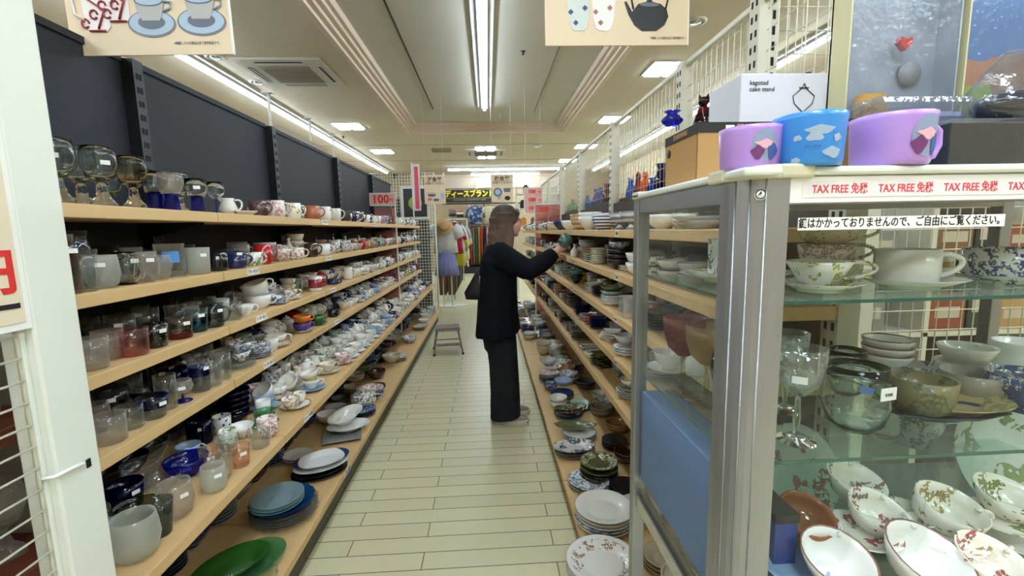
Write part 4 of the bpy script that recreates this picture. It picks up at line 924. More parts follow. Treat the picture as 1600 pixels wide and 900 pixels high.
# beyond
R_BOWL = ['white', 'pale grey', 'navy', 'charcoal', 'celadon', 'blue floral', 'tan', 'indigo patterned', 'brown speckled', 'offwhite', 'stone', 'blue dotted']
R_PL = ['white', 'white', 'pale grey', 'charcoal', 'blue floral', 'celadon', 'sand', 'navy', 'stone', 'offwhite', 'black', 'olive']
r_bw = ('bowl', .055, .062, R_BOWL, (1, 3), .024, 0); r_big = ('bowl', .085, .078, ['white', 'sand', 'navy', 'celadon', 'tan striped', 'blue floral', 'cream', 'pale grey'], (1, 2), .028, 0)
r_pl = ('plate', .018, .065, R_PL, (2, 4), .0125, 0); r_sq = ('square plate', .014, .058, R_PL, (3, 5), .013, 0); r_sp = ('soup plate', .028, .062, R_PL, (2, 4), .015, 0)
r_cup = ('small cup', .075, .036, R_BOWL, 1, 0, 0)
fill('R', 0, yof(868, .70, 1.41), 7.9, [.085], [r_big, ('lidded pot', .10, .07, ['sand', 'white', 'navy'], 1, 0, 0)])
fill('R', 1, yof(877, .70, 1.2), 7.9, [.085], [r_bw, r_cup, r_pl, r_cup]); fill('R', 1, yof(925, .83, 1.2), 5, [.235], [r_bw])
fill('R', 2, yof(890, .70, 1.0), 7.9, [.085], [r_pl, r_bw, r_sp]); fill('R', 2, yof(905, .85, 1.0), 5, [.24], [r_bw, r_pl])
fill('R', 3, yof(900, .70, .8), 7.9, [.08], [r_sq, r_pl, r_bw]); fill('R', 3, yof(912, .85, .8), 5, [.24], [r_bw, r_sp])
fill('R', 4, yof(895, .70, .6), 7.9, [.085], [r_sq, r_bw, r_sp]); fill('R', 4, yof(900, .85, .6), 5, [.23], [r_bw, r_pl])
fill('R', 5, yof(829, .47, .15), 7.9, [.11], [('plate', .02, .085, R_PL, (3, 4), .016, 0), ('bowl', .06, .08, R_BOWL, (1, 3), .03, 0)]); fill('R', 5, 3.55, 7.9, [.30], [('plate', .02, .08, R_PL, (3, 4), .016, 0), ('bowl', .06, .08, R_BOWL, (2, 3), .03, 0)])

# gaps between the hand-placed wares
for k_ in (1, 2, 3, 4):
    fill('R', k_, 1.3, 3.2, [.16, .25], [r_bw, r_pl, r_sp, r_cup] if k_ < 3 else [r_sq, r_bw, r_sp], infill=True); fill('R', k_, 1.75, 3.2, [.075], [r_bw, r_pl, r_sq], infill=True)
fill('R', 5, 1.3, 3.6, [.45, .28, .12], [('plate', .02, .075, R_PL, (2, 3), .016, 0), ('bowl', .06, .065, R_BOWL, (1, 2), .03, 0)], infill=True)
g_t = ('tumbler', .11, .034, [(G_CLEAR, 'clear glass'), (G_FROST2, 'etched glass'), (G_SMOKE, 'smoky glass')], 1, 0, 0); g_b = ('bowl', .06, .045, [(G_CLEAR, 'clear glass'), (G_DBLUE, 'dark blue glass'), (G_AQUA, 'aqua glass')], 1, 0, 0); g_r = ('round tumbler', .09, .036, [(G_CLEAR, 'clear glass'), (G_FROST2, 'etched glass')], 1, 0, 0)
for k_ in (1, 2, 3): fill('L', k_, 1.16, 1.72, [.24, .15, .06], [g_t, g_r], infill=True); fill('L', k_, 1.75, 2.5, [.24, .15, .06], [m_mug, m_tin, m_cup], infill=True)
fill('L', 4, 1.1, 1.6, [.40, .28, .18, .07], [g_t, g_b, g_r], infill=True); fill('L', 4, 1.6, 2.1, [.40, .28, .18, .07], [m_cup, m_mug, m_tin], infill=True)
fill('L', 5, 2.2, 3.6, [.30, .14], [('bowl', .06, .07, ['dark brown', 'white', 'sand', 'charcoal'], (1, 2), .025, 0), ('plate', .02, .075, ['white', 'charcoal', 'pale grey'], (2, 3), .014, 0)], infill=True)

# coloured glass on the black ledge behind the mesh
def Fg(px, X, kind, h, r, mat, look, v=0):
    y = yof(px, X, 1.7); ware(kind, X, y, 1.641, h, r, mat, look, 'the black ledge behind the wire mesh', v=v, rz=rnd.uniform(-1, 1), side='R', cat='glass ornament', name='glass_vase' if kind == 'vase' else 'glass_figurine')
for a in [(1052, 1.10, 'vase', .11, .04, G_GREEN, 'green'), (1034, 1.10, 'vase', .17, .05, G_PURPLE, 'purple'), (1024, 1.08, 'vase', .09, .06, G_SKY, 'sky-blue'), (1008, 1.08, 'cat figure', .16, .045, G_ORANGE, 'orange'), (997, 1.08, 'cat figure', .17, .045, G_RED, 'red-orange'),
          (986, 1.08, 'cat figure', .15, .045, G_SKY, 'blue'), (960, 1.12, 'cat figure', .16, .05, G_PURPLE, 'violet'), (949, 1.08, 'vase', .17, .05, G_RED, 'dark red'), (939, 1.08, 'cat figure', .17, .05, G_BLUE, 'royal blue'), (932, 1.08, 'cat figure', .17, .05, G_BLUE, 'bright blue'),
          (918, 1.10, 'bottle', .14, .06, G_SKY, 'aqua'), (895, 1.10, 'bottle', .15, .08, G_GREEN, 'green'), (883, 1.1, 'vase', .1, .06, G_CLEAR, 'clear'), (865, 1.1, 'vase', .16, .06, G_ROSEB, 'brownish'), (858, 1.1, 'cat figure', .12, .06, G_CLEAR, 'clear')]: Fg(*a)
# ruby glass bears on top, right of the near post
for px, z, m, lk, k_, hh in [(1098, 1.84, glass('ruby_dark', (90, 20, 26), .6, frost=.2), 'dark ruby', 'cat figure', .15), (1113, 1.84, glass('ruby_dark'), 'deep ruby', 'cat figure', .16), (1050, 1.86, G_BLUE, 'cobalt blue', 'vase', .06), (1135, 1.84, G_SKY, 'pale blue', 'cat figure', .10)]:
    y = 2.0; p = at(px, proj((1.12, y, z))[1], y=y); ware(k_, p.x, y, z, hh, .045, m, lk, 'the upper glass ledge right of the mesh post', side='R', cat='glass ornament', name='glass_vase' if k_ == 'vase' else 'glass_figurine')
tag(MB().box(-.12, -.3, -.02, .3, .5, 0).build('upper_ledge', M_CREAM, None, (1.12, 2.0, 1.8395)), 'narrow cream ledge above the black one carrying ruby glass figures', 'shelf')
for px, y, hh, r_, m, lk in [(1208, 1.85, .13, .03, G_PURPLE, 'violet pointed'), (1252, 1.85, .15, .045, G_PURPLE, 'indigo banded'), (1292, 1.85, .11, .04, G_SKY, 'turquoise')]:
    p = at(px, 150, y=y); ware('vase', p.x, y, 1.87, hh, r_, m, lk, 'the glass ledge behind the white box', side='R', cat='glass ornament', name='glass_vase')
tag(MB().box(-.27, -.08, -.02, .2, .1, 0).build('upper_ledge', M_CREAM, None, (1.42, 1.85, 1.8695)), 'short cream ledge behind the white cake stand box carrying violet glass', 'shelf')

# ---------------------------------------------------------------- glass showcase
SX0, SX1, SY0, SY1, SZ0, SZ1 = .36, 1.32, .62, 1.10, .70, 1.50
sc = empty('glass_showcase', (SX0, SY0, 0), label='aluminium framed glass showcase at right filled with teacups and glasses', cat='showcase')
sw, sd = SX1 - SX0, SY1 - SY0
def arc_post(x, y, z0, z1, rad, sgx, sgy, n=10):
    pts = [(x + sgx * rad, y), (x + sgx * rad, y + sgy * rad * 1.0), (x, y + sgy * rad)]
    arc = [(x + sgx * rad - sgx * rad * math.sin(PI / 2 * i / n), y + sgy * rad - sgy * rad * math.cos(PI / 2 * i / n)) for i in range(n + 1)]
    return arc + [(x + sgx * rad, y + sgy * rad)]
pp = MB().poly(arc_post(0, 0, 0, 0, .066, 1, 1), SZ1 - .012, 'z', 0)
for i in (3, 5, 7):                       # flutes of the rounded post
    a = PI / 2 * i / 10; cx, cy_ = .066 - .0665 * math.sin(a), .066 - .0665 * math.cos(a)
    pp.tube([(cx, cy_, .02), (cx, cy_, SZ1 - .014)], .0016, 6)
pp.build('corner_post', M_ALU, sc)
MB().box(0, sd - .03, 0, .03, sd, SZ1 - .012).build('rear_post', M_ALU, sc, bevel=.002)
MB().box(sw - .05, 0, 0, sw, .05, SZ1 - .012).build('corner_post', M_ALU, sc, bevel=.01)
MB().box(sw - .03, sd - .03, 0, sw, sd, SZ1 - .012).build('rear_post', M_ALU, sc, bevel=.002)
MB().box(.066, .004, SZ1 - .052, sw - .05, .03, SZ1 - .012).box(.004, .066, SZ1 - .046, .026, sd - .03, SZ1 - .012).box(.03, sd - .03, SZ1 - .046, sw - .03, sd - .004, SZ1 - .012).build('top_rail', M_ALU, sc)
MB().box(.066, .0025, SZ1 - .05, sw - .05, .0045, SZ1 - .014).build('rail_facing', M_WHITE, sc)
MB().box(.03, .03, .7, .034, sd - .03, .735).box(.006, .066, .700, .022, sd - .03, .735).build('lower_rail', M_CHROME, sc, bevel=.003)
MB().box(-.004, -.004, SZ1 - .012, sw + .004, sd + .004, SZ1).build('top_board', M_WHITEMETAL, sc, bevel=.004)
cap = MB().poly([(x - .006, y - .006) for x, y in arc_post(0, 0, 0, 0, .075, 1, 1)], .02, 'z', SZ1 - .016)
cap.box(.05, -.006, SZ1 - .016, .098, .02, SZ1 + .004).box(-.006, .05, SZ1 - .016, .02, .098, SZ1 + .004)
cap.build('corner_cap', M_CREAMPL, sc, bevel=.004)
MB().box(-.004, sd - .045, SZ1 - .014, .036, sd + .005, SZ1 + .004).build('corner_cap', M_CREAMPL, sc, bevel=.004)
G_PANE = glass('pane_glass', (250, 252, 251), .3, lo=.02, rough=.01, frost=0, refr=0, wob=0); G_SHELFG = glass('shelf_glass', (238, 248, 245), .4, lo=.03, rough=.01, frost=0, refr=0, wob=0); M_GEDGE = plain('glass_edge_green', (22, 88, 80), .2, coat=.5)
MB().box(.066, .012, .735, sw - .05, .016, SZ1 - .052).build('front_pane', G_PANE, sc); MB().box(.012, .066, .735, .016, sd - .03, SZ1 - .046).build('side_pane', G_PANE, sc)
for z in (1.305, 1.050):
    s = MB().box(.024, .022, z - .005, sw - .03, sd - .03, z, 0); s.box(.024, .0205, z - .0052, sw - .03, .022, z + .0002, 1).box(.0235, .022, z - .0052, .024, sd - .03, z + .0002, 1)
    s.build('glass_shelf', [G_SHELFG, M_GEDGE], sc)
MB().box(.024, .018, .765, sw - .03, sd - .03, .78).build('floor_board', plain('case_floor', (120, 124, 130), .5), sc)
MB().box(.08, .03, .12, sw - .03, sd - .03, .2).build('base', M_ALU, sc)
st_ = MB().lathe([(0, 0), (.0075, 0), (.0075, .0006), (0, .0006)], 20).xf(Matrix.Translation((.026, .0045, 1.462)) @ Matrix.Rotation(math.radians(-26), 4, 'Z') @ Matrix.Rotation(PI / 2, 4, 'X'))
st_.xf(Matrix.Translation((.0, 0, 0))).build('round_sticker', M_STICKER, sc)
text('lettering', '④', .016, Matrix.Translation((.0256, .0036, 1.462)) @ Matrix.Rotation(math.radians(-26), 4, 'Z') @ FRONT, M_INK, sc, .0002, bold=.0002)
MB().box(.085, .0018, SZ1 - .043, sw - .055, .0025, SZ1 - .021).build('tax_free_tape', plain('tape_white', (226, 224, 226), .5), sc)
for i in range(8): text('lettering', 'TAX FREE 免税', .0155, TR(.14 + i * .098, .0016, SZ1 - .032), M_PINKRED, sc, .0002, bold=.00025, sx=.80)
MB().box(.088, .0105, 1.411, .405, .012, 1.429).build('notice_strip', M_STICKER, sc)
text('lettering', '鍵はかかっておりませんので、ご自由にご覧ください。', .0158, TR(.2465, .0102, 1.420), M_INK, sc, .0002, bold=.0002, sx=.80)

# ---- wares inside the showcase
SP = {1: 'the showcase\'s upper glass shelf', 2: 'the showcase\'s lower glass shelf', 3: 'the showcase floor'}
SZ = {1: 1.3055, 2: 1.0505, 3: .7805}
def Sc(k, px, py, kind, h, r, mat, look, dz=0, mat2=None, v=0, rz=0, tilt=(0, 0), y=None, st=False, zoff=0, name=None):
    z = SZ[k] + dz
    p = at(px, py, y=y) if y else at(px, py, z=SZ[k] + zoff)
    m = CER[mat] if isinstance(mat, str) else mat
    return ware(kind, p.x, p.y, z, h, r, m, look, SP[k], CER[mat2] if isinstance(mat2, str) else mat2, v, rz, tilt, st, side='R', name=name)
CV = ceramic('yellow_vine', (232, 234, 226), (190, 178, 90), 'patch', 40, thr=.64); CG = ceramic('gold_medallion', (214, 200, 168), (176, 150, 96), 'dot', 90, thr=.25); CPK = ceramic('pink_scroll', (226, 210, 206), (188, 130, 150), 'patch', 90, thr=.52)
CBL = ceramic('onion_blue', (228, 230, 234), (56, 72, 160), 'patch', 45, thr=.53)
# upper shelf: px,py of the base centre at a chosen depth
Sc(1, 1280, 450, 'saucer', .016, .065, CV, 'vine-patterned', y=.735); Sc(1, 1277, 450, 'teacup', .044, .050, CV, 'yellow vine-patterned', y=.735, dz=.008, v=11, rz=-.15)
Sc(1, 1420, 452, 'saucer', .018, .078, 'white', 'plain white', y=.745); Sc(1, 1413, 447, 'mug', .060, .046, 'white', 'plain white', y=.745, dz=.008, v=9, rz=-.2, st=False)
Sc(1, 1570, 440, 'saucer', .016, .075, CBL, 'blue onion-patterned', y=.78); Sc(1, 1565, 436, 'mug', .056, .058, CBL, 'wide blue-flowered', y=.78, dz=.008, v=0, rz=.3)
Sc(1, 1288, 428, 'teacup', .045, .050, CPK, 'pink-scrolled', y=.86, dz=.03, v=10, rz=-.1); Sc(1, 1290, 428, 'teacup', .04, .052, CG, 'gold-medallion', y=.86, dz=.072, v=10, rz=-.1); Sc(1, 1288, 440, 'bowl', .035, .055, 'cream', 'cream', y=.86)
Sc(1, 1150, 440, 'oval platter', .02, .12, CV, 'white leafy', y=.90); Sc(1, 1140, 440, 'square vase', .075, .05, ceramic('leafy_planter', (230, 232, 224), (70, 110, 60), 'patch', 40, thr=.6), 'white leaf-painted', y=.92, rz=.6, dz=.012)
Sc(1, 1440, 435, 'jar', .05, .05, 'gold-rimmed', 'gold-rimmed round', y=.95)
# lower shelf
Sc(2, 1243, 688, 'crystal goblet', .165, .038, G_CLEAR2, 'cut', mat2=G_REAL, zoff=0, v=0, st=True); Sc(2, 1225, 640, 'crystal goblet', .16, .036, G_CLEAR2, 'rear cut', mat2=G_REAL, zoff=0, v=0, st=True)
sg_ = Sc(2, 1333, 668, 'round tumbler', .118, .053, G_REAL, 'large stemless clear wine', zoff=0, name='stemless_glass'); Sc(2, 1318, 615, 'round tumbler', .10, .042, G_REAL, 'smaller stemless clear', zoff=0, name='stemless_glass')
COL_ = ceramic('carved_olive', (118, 108, 68), (66, 62, 38), 'patch', 24, thr=.57, rough=.45)
Sc(2, 1470, 655, 'leaf dish', .02, .112, 'navy', 'dark blue', zoff=0, rz=-.1); Sc(2, 1478, 648, 'oval platter', .022, .105, ceramic('tan_oval_saucer', (164, 146, 100), (136, 118, 78), 'patch', 14, thr=.6, rough=.4), 'sand-coloured oval', zoff=0, dz=.012, rz=-.1); Sc(2, 1438, 640, 'mug', .062, .05, COL_, 'olive carved', zoff=.02, dz=.02, v=1, rz=2.8)
Sc(2, 1425, 580, 'saucer', .016, .075, 'white', 'white', y=.92); 
for j in range(3): Sc(2, 1385, 560, 'bowl', .04, .052, ceramic('brown_rim_bowl', (222, 222, 218), (120, 60, 48), 'zone', zr=(.0375, .05)), 'white brown-rimmed', y=1.0, dz=.02 + j * .018)
Sc(2, 1500, 590, 'saucer', .016, .075, 'white', 'white', y=.93); Sc(2, 1503, 570, 'teacup', .045, .05, 'offwhite', 'white fluted lower', y=.93, dz=.01, v=0, rz=.3); Sc(2, 1508, 565, 'teacup', .045, .052, 'offwhite', 'white fluted upper', y=.93, dz=.045, v=0, rz=.3)
Sc(2, 1595, 580, 'mug', .095, .055, 'white', 'tall white', y=.93, v=0); Sc(2, 1520, 610, 'small cup', .065, .055, 'stone', 'grey stoneware', y=.83); Sc(2, 1600, 650, 'bowl', .075, .062, 'indigo patterned', 'dark indigo', y=.78); 
RUBY = glass('ruby_gold_glass', (176, 84, 84), .6, frost=.45, band=(.13, .2, (200, 150, 80))); GOLDG = glass('gilt_glass', (222, 196, 140), .6, frost=.35)
MB().box(-.017, -.0006, -.011, .017, .0006, .011).build('price_card', M_STICKER, sg_, (.012, -.052, .082), (0, 0, .2)); MB().box(-.010, -.0006, -.006, .010, .0006, .006).build('blue_tag', plain('tag_blue', (60, 100, 160), .5), sg_, (-.022, -.0465, .088), (0, .15, -.4))
text('lettering', '¥300', .008, Matrix.Translation((.012, -.0532, .081)) @ Matrix.Rotation(.2, 4, 'Z') @ FRONT, M_INK, sg_, .0002)
GSM = glass('gold_stem', (236, 228, 210), .5)
Sc(2, 1066, 613, 'crystal goblet', .172, .044, RUBY, 'ruby and gold', mat2=GSM, v=0); Sc(2, 1103, 630, 'crystal goblet', .168, .044, GOLDG, 'gilded', mat2=GSM, v=0); Sc(2, 1138, 665, 'wine glass', .14, .036, G_REAL, 'plain clear', v=0); Sc(2, 1150, 648, 'wine glass', .12, .036, G_ROSEB, 'rose-bowled', mat2=G_CLEAR, v=0)
Sc(2, 1045, 580, 'saucer', .014, .055, 'white', 'white small', zoff=0); Sc(2, 1045, 580, 'teacup', .045, .04, 'white', 'white small', zoff=0, dz=.008); Sc(2, 1085, 585, 'bottle', .075, .03, 'white', 'white lidded', zoff=0)
# floor of the showcase
tag(MB().box(.375 + .0, .70, .7806, .455, 1.06, 1.015).build('blue_box', plain('blue_box', (98, 130, 186), .7), None, bevel=.002), 'large plain blue box standing inside the showcase behind the side pane', 'box')
tag(MB().box(.462, .66, .7806, .50, .78, .93, 0).box(.460, .658, .93, .502, .782, .945, 1).build('dark_lidded_box', [plain('blue_box2', (52, 70, 140), .6), M_BLACKMETAL], None), 'blue box with dark lid at the showcase corner post', 'box')
FLR = {m: ceramic(m, (230, 226, 212), c_, 'patch', 34, thr=.655) for m, c_ in [('rose_cup', (190, 74, 96)), ('gold_leaf_cup', (176, 140, 84)), ('mauve_flower_cup', (150, 90, 110)), ('leaf_green_cup', (120, 130, 70))]}
SPH = .885   # items stand stacked on saucers and little risers
def riser(x, y, z0, z1, w=.05):
    pass
def Bc(px, py, kind, h, r, mat, look, base, **k):
    o = Sc(3, px, py, kind, h, r, mat, look, dz=base - .7805, zoff=base - .7805 + h * .8, **k)
    o.rotation_mode = 'ZYX'      # turn the handle first, then tip the cup forward
    return o
steps = empty('display_riser', (.5, .64, .7806), label='stepped clear riser on the showcase floor under the flowered cups', cat='riser')
MB().box(.0, .02, 0, .75, .03, .07).box(0, .02, .066, .75, .13, .07).build('front_step', G_SHELFG, steps)
MB().box(0, .13, 0, .75, .134, .10).box(0, .13, .096, .75, .40, .10).build('rear_step', G_SHELFG, steps)
M_ARTP0 = plain('april_ink', (90, 60, 80), .5)
AMBER = glass('amber_bowl', (196, 122, 60), .6, frost=.5, lo=.12)
Bc(1297, 862, 'teacup', .05, .053, ceramic('brown_rim_cup', (232, 232, 228), (130, 96, 76), 'zone', zr=(.0488, .06)), 'plain white tilted', .860, v=0, rz=.9, tilt=(.36, 0)); Bc(1428, 858, 'teacup', .056, .060, ceramic('brown_rim_cup_b', (232, 232, 228), (130, 96, 76), 'zone', zr=(.0548, .07)), 'large plain white tilted', .862, v=0, rz=1.2, tilt=(.38, .12))
Bc(1535, 870, 'teacup', .045, .052, FLR['rose_cup'], 'rose-painted front', .86, v=0, rz=.4, tilt=(.36, .12)); ap = Bc(1358, 792, 'teacup', .045, .048, FLR['rose_cup'], 'rose-painted "April"', .883, v=0, rz=.7, tilt=(.36, .12))
text('lettering', 'April', .014, Matrix.Rotation(-.7, 4, 'Z') @ Matrix.Translation((0, .036, .032)) @ Matrix.Rotation(math.radians(62), 4, 'X'), M_ARTP0, ap, .0003, bold=.0002); Bc(1240, 885, 'saucer', .014, .05, 'pale blue', 'grey-blue', .852, rz=0); Bc(1590, 840, 'saucer', .016, .06, 'gold-rimmed', 'gold-rimmed', .853)
Bc(1250, 796, 'bowl', .045, .045, AMBER, 'amber pearly', .883, tilt=(.42, 0)); Bc(1325, 745, 'teacup', .05, .050, FLR['mauve_flower_cup'], 'mauve-flowered', .883, v=2, rz=1.1, tilt=(.3, .1))
Bc(1470, 785, 'teacup', .05, .052, FLR['gold_leaf_cup'], 'gold-leafed', .883, v=1, rz=-.2, tilt=(.3, .1)); Bc(1565, 772, 'teacup', .045, .055, FLR['leaf_green_cup'], 'green-leafed', .883, v=0, rz=-.1, tilt=(.3, .1))
Bc(1345, 830, 'saucer', .016, .058, FLR['rose_cup'], 'rose-painted', .8815, tilt=(0, 0)); Bc(1470, 835, 'saucer', .016, .06, FLR['gold_leaf_cup'], 'gold-leafed', .8815); Bc(1570, 810, 'saucer', .016, .06, FLR['leaf_green_cup'], 'green-leafed', .8815)
Bc(1410, 800, 'saucer', .016, .05, FLR['mauve_flower_cup'], 'mauve-flowered', .8815)
def lean_plate(px, py, y, r, mat, look, rx, ry=0):
    p = at(px, py, y=y); ware('plate', p.x, p.y, p.z, .02, r, mat, look, 'the showcase floor', rz=0, tilt=(rx, ry), side='R')
lean_plate(1238, 735, .93, .105, ceramic('corner_flower_plate', (226, 228, 226), (206, 80, 96), 'patch', 22, thr=.66), 'large white leaning', 1.15, .25)
lean_plate(1560, 715, .98, .13, ceramic('leaf_spray_plate', (226, 226, 218), (120, 140, 50), 'patch', 12, thr=.63), 'large leaf-painted leaning', 1.15, 0)
Sc(3, 1420, 735, 'vase', .20, .055, ceramic('figured_vase', (206, 196, 196), (96, 96, 116), 'patch', 34, thr=.53), 'pale grey figured', y=.985, dz=.102, v=0)
Sc(3, 1375, 735, 'vase', .17, .035, 'gold-rimmed', 'slim gold-rimmed', y=1.0, dz=.102)

# ---- goods shelf behind the cross mesh, seen through the showcase
t = empty('goods_shelf', (1.04, 1.78, 0), label='cream metal shelf of boxed goods behind the mesh at the right', cat='shelf')
for z in (.55, .95, 1.28): MB().box(0, 0, z - .02, 1.6, .36, z).build('shelf_board', M_CREAM, t, bevel=.002)
for x in (0, .80, 1.57): MB().box(x, .0, 0, x + .03, .36, 1.55).build('upright', M_CREAM, t)
MB().box(0, .36, 0, 1.6, .375, 1.55).build('back_panel', plain('goods_back', (66, 58, 52), .8), t)
gx = {(.95, 0): [('dark red', (104, 36, 34), .14, .2), ('brown', (120, 84, 56), .18, .14), ('black', (30, 30, 32), .12, .22), ('grey', (130, 130, 126), .12, .17)], (.95, 1): [('rust', (140, 70, 44), .16, .16), ('dark green', (40, 60, 48), .13, .22), ('kraft', (176, 140, 90), .17, .13), ('navy', (40, 48, 90), .12, .18)],
      (1.28, 0): [('kraft', (180, 148, 98), .2, .1), ('black', (30, 30, 32), .14, .16), ('dark red', (104, 36, 34), .13, .13), ('grey', (130, 130, 126), .12, .1)], (1.28, 1): [('brown', (110, 80, 60), .16, .15), ('black', (30, 30, 32), .13, .17), ('rust', (150, 80, 50), .15, .12), ('cream', (210, 200, 170), .12, .14)],
      (.55, 0): [('black', (30, 30, 32), .2, .25), ('brown', (110, 80, 60), .2, .2), ('grey', (130, 130, 126), .2, .28)]}
for (z, hf), lst in gx.items():
    x = 1.04 + .05 + hf * .80
    for i, (n, c_, w, h) in enumerate(lst):
        b = MB().box(0, 0, 0, w, .22, h, 0).box(w * .15, -.0006, h * .35, w * .85, .0, h * .65, 1)
        tag(b.build('goods_box', [plain('goods_' + n.replace(' ', '_'), c_, .55), plain('box_label_pale', (190, 180, 160), .6)], None, (x, 1.80, z), bevel=0), '%s goods box, number %s, %s board, %s half of the goods shelf' % (n, ['one', 'two', 'three', 'four'][i], {.55: 'lowest', .95: 'middle', 1.28: 'upper'}[z], 'left' if hf == 0 else 'right'), 'box', 'boxed goods behind the mesh'); x += w + .012

# ---- on top of the showcase
M_LILAC = plain('lilac_plastic', (186, 146, 226), .28, coat=.3); M_BLUEP = plain('sky_plastic', (58, 142, 226), .28, coat=.3)
def top_mug(px, py, y, h, r, mat, name, label, hz, hand=True, art=None):
    p = at(px, py, y=y)
    global CONE; CONE = (r, h)
    t = empty(name, (p.x, y, 1.5005), (0, 0, hz), label=label, cat='mug', group='plastic mugs on top of the showcase')
    MB().lathe(wall_prof([(r * .86, 0), (r * .9, .003), (r * .94, h * .12), (r, h * .9), (r * 1.02, h)], .0025, .004), 40).build('body', mat, t)
    if hand: MB().tube([(r * .94, 0, h * .80), (r * 1.25, 0, h * .82), (r * 1.42, 0, h * .72), (r * 1.44, 0, h * .45), (r * 1.3, 0, h * .24), (r * .92, 0, h * .18)], .0062, 10, flat=1.1).build('handle', mat, t, bevel=0)
    return t
CONE = None
def crad(r, z): return r if CONE is None else CONE[0] * (.94 + .06 * (z / CONE[1] - .12) / .78)
def on_cyl(r, ang, zc, pts, grow=.0006):
    """flat outline (u right, v up) wrapped on a cylinder wall, as rings about its middle; ang measured from +X"""
    n = len(pts); cu = sum(p_[0] for p_ in pts) / n; cv = sum(p_[1] for p_ in pts) / n; vs = []; fs = []
    for s_ in (1, .8, .6, .4, .2):
        for u, v in pts:
            a = ang + (cu + (u - cu) * s_) / r; g_ = crad(r, zc + cv + (v - cv) * s_) + grow; vs.append((g_ * math.cos(a), g_ * math.sin(a), zc + cv + (v - cv) * s_))
    g_ = crad(r, zc + cv) + grow; vs.append((g_ * math.cos(ang + cu / r), g_ * math.sin(ang + cu / r), zc + cv))
    for k in range(4): fs += [(k * n + i, k * n + (i + 1) % n, (k + 1) * n + (i + 1) % n, (k + 1) * n + i) for i in range(n)]
    fs += [(4 * n + i, 4 * n + (i + 1) % n, 5 * n) for i in range(n)]
    return MB().add(vs, fs)
def blob(ru, rv, n=20, w=.0, ph=0): return [((ru * (1 + w * math.sin(3 * t + ph))) * math.cos(t), rv * (1 + w * math.cos(4 * t + ph)) * math.sin(t)) for t in [2 * PI * i / n for i in range(n)]]
M_ARTG = plain('art_greyblue', (140, 152, 186), .5); M_ARTP = plain('art_plum', (110, 50, 110), .5); M_ARTB = plain('art_blue', (62, 88, 156), .5); M_ARTK = plain('art_pink', (226, 176, 190), .5); M_CLOUD = plain('cloud_grey', (158, 176, 200), .5)
def art(t, r, ang, zc, s):
    on_cyl(r, ang, zc, blob(.022 * s, .026 * s)).build('round_print', M_ARTG, t)
    on_cyl(r, ang - .012 * s / r, zc - .012 * s, blob(.010 * s, .010 * s, w=.2), .0014).build('print_patch', M_ARTP, t); on_cyl(r, ang + .012 * s / r, zc - .010 * s, blob(.009 * s, .013 * s, w=.2, ph=1), .0014).build('print_patch', M_ARTB, t)
    on_cyl(r, ang, zc + .002 * s, blob(.015 * s, .006 * s, w=.3), .0014).build('print_patch', M_ARTK, t)
t = top_mug(1170, 270, .67, .060, .043, M_LILAC, 'plastic_mug', 'smaller lilac plastic mug with a round print at the showcase corner', .6, False); art(t, .0415, -PI / 2 - .6 - .05, .031, .85)
t = top_mug(1260, 258, .645, .071, .046, M_BLUEP, 'plastic_mug', 'sky-blue plastic mug with grey clouds on top of the showcase', 0, False)
for u, v_, a, b in ((-.034, .042, .005, .004), (-.002, .052, .018, .0055), (-.010, .042, .010, .006), (.024, .040, .006, .005), (.018, .018, .013, .007), (-.036, .008, .006, .004)):
    on_cyl(.0452, -PI / 2 - .25 + u / .052, v_ * .88, blob(a, b, w=.18, ph=u * 300)).build('cloud_print', M_CLOUD, t)
for i, ch in enumerate('Disney'): text('lettering', ch, .006, Matrix.Rotation((-.012 + i * .0032 - .018) / .046, 4, 'Z') @ Matrix.Translation((0, -.0458, .025)) @ FRONT, M_ARTB, t, .0002)
t = top_mug(1388, 252, .655, .072, .051, M_LILAC, 'plastic_mug', 'large lilac plastic mug with its handle to the right on the showcase', .0, True); art(t, .0495, -PI / 2 + .22, .038, 1.1)
tag(MB().box(-.006, -.01, 0, .006, .01, .012).box(-.012, -.012, .0, .012, .012, .0).build('price_block', M_STICKER, None, (at(1320, 230, y=.69).x, .69, 1.53)), 'small white price block between the blue and large lilac mugs', 'price tag') if 0 else None
def carton(name, px0, px1, py0, py1, y0, depth, mats, label, cat='box', rz=0, bev=.001):
    a = at(px0, py1, y=y0); b = at(px1, py0, y=y0); w = b.x - a.x; h = max(.01, b.z - 1.501)
    t = empty(name, (a.x, y0, 1.5008), (0, 0, rz), label=label, cat=cat)
    return t, w, h, depth
CONE = None
# kraft mug carton with window
M_KRAFT = plain('kraft_card', (178, 138, 84), .75); M_KBLK = plain('carton_black', (30, 26, 24), .6)
t = empty('mug_carton', (.385, .82, 1.5008), (0, 0, .0), label='kraft and black mug carton with a cut-out window left of the lilac mug', cat='box')
w_, d_, h_ = .15, .15, .105
cm = MB(); cm.box(0, 0, 0, w_, d_, .006).box(0, .006, .006, .002, d_, h_ - .018, 0).box(0, d_ - .002, .006, w_, d_, h_ - .018).box(w_ - .002, 0, .006, w_, d_, h_ - .018)
cm.box(0, 0, .006, .045, .002, h_ - .018).box(.105, 0, .006, w_, .002, h_ - .018).box(.045, 0, h_ - .026, .105, .002, h_ - .018).box(.045, 0, .006, .105, .002, .014)
cm.build('carton_body', M_KRAFT, t); MB().box(-.001, -.001, h_ - .018, w_ + .001, d_ + .001, h_).build('carton_lid', M_KBLK, t)
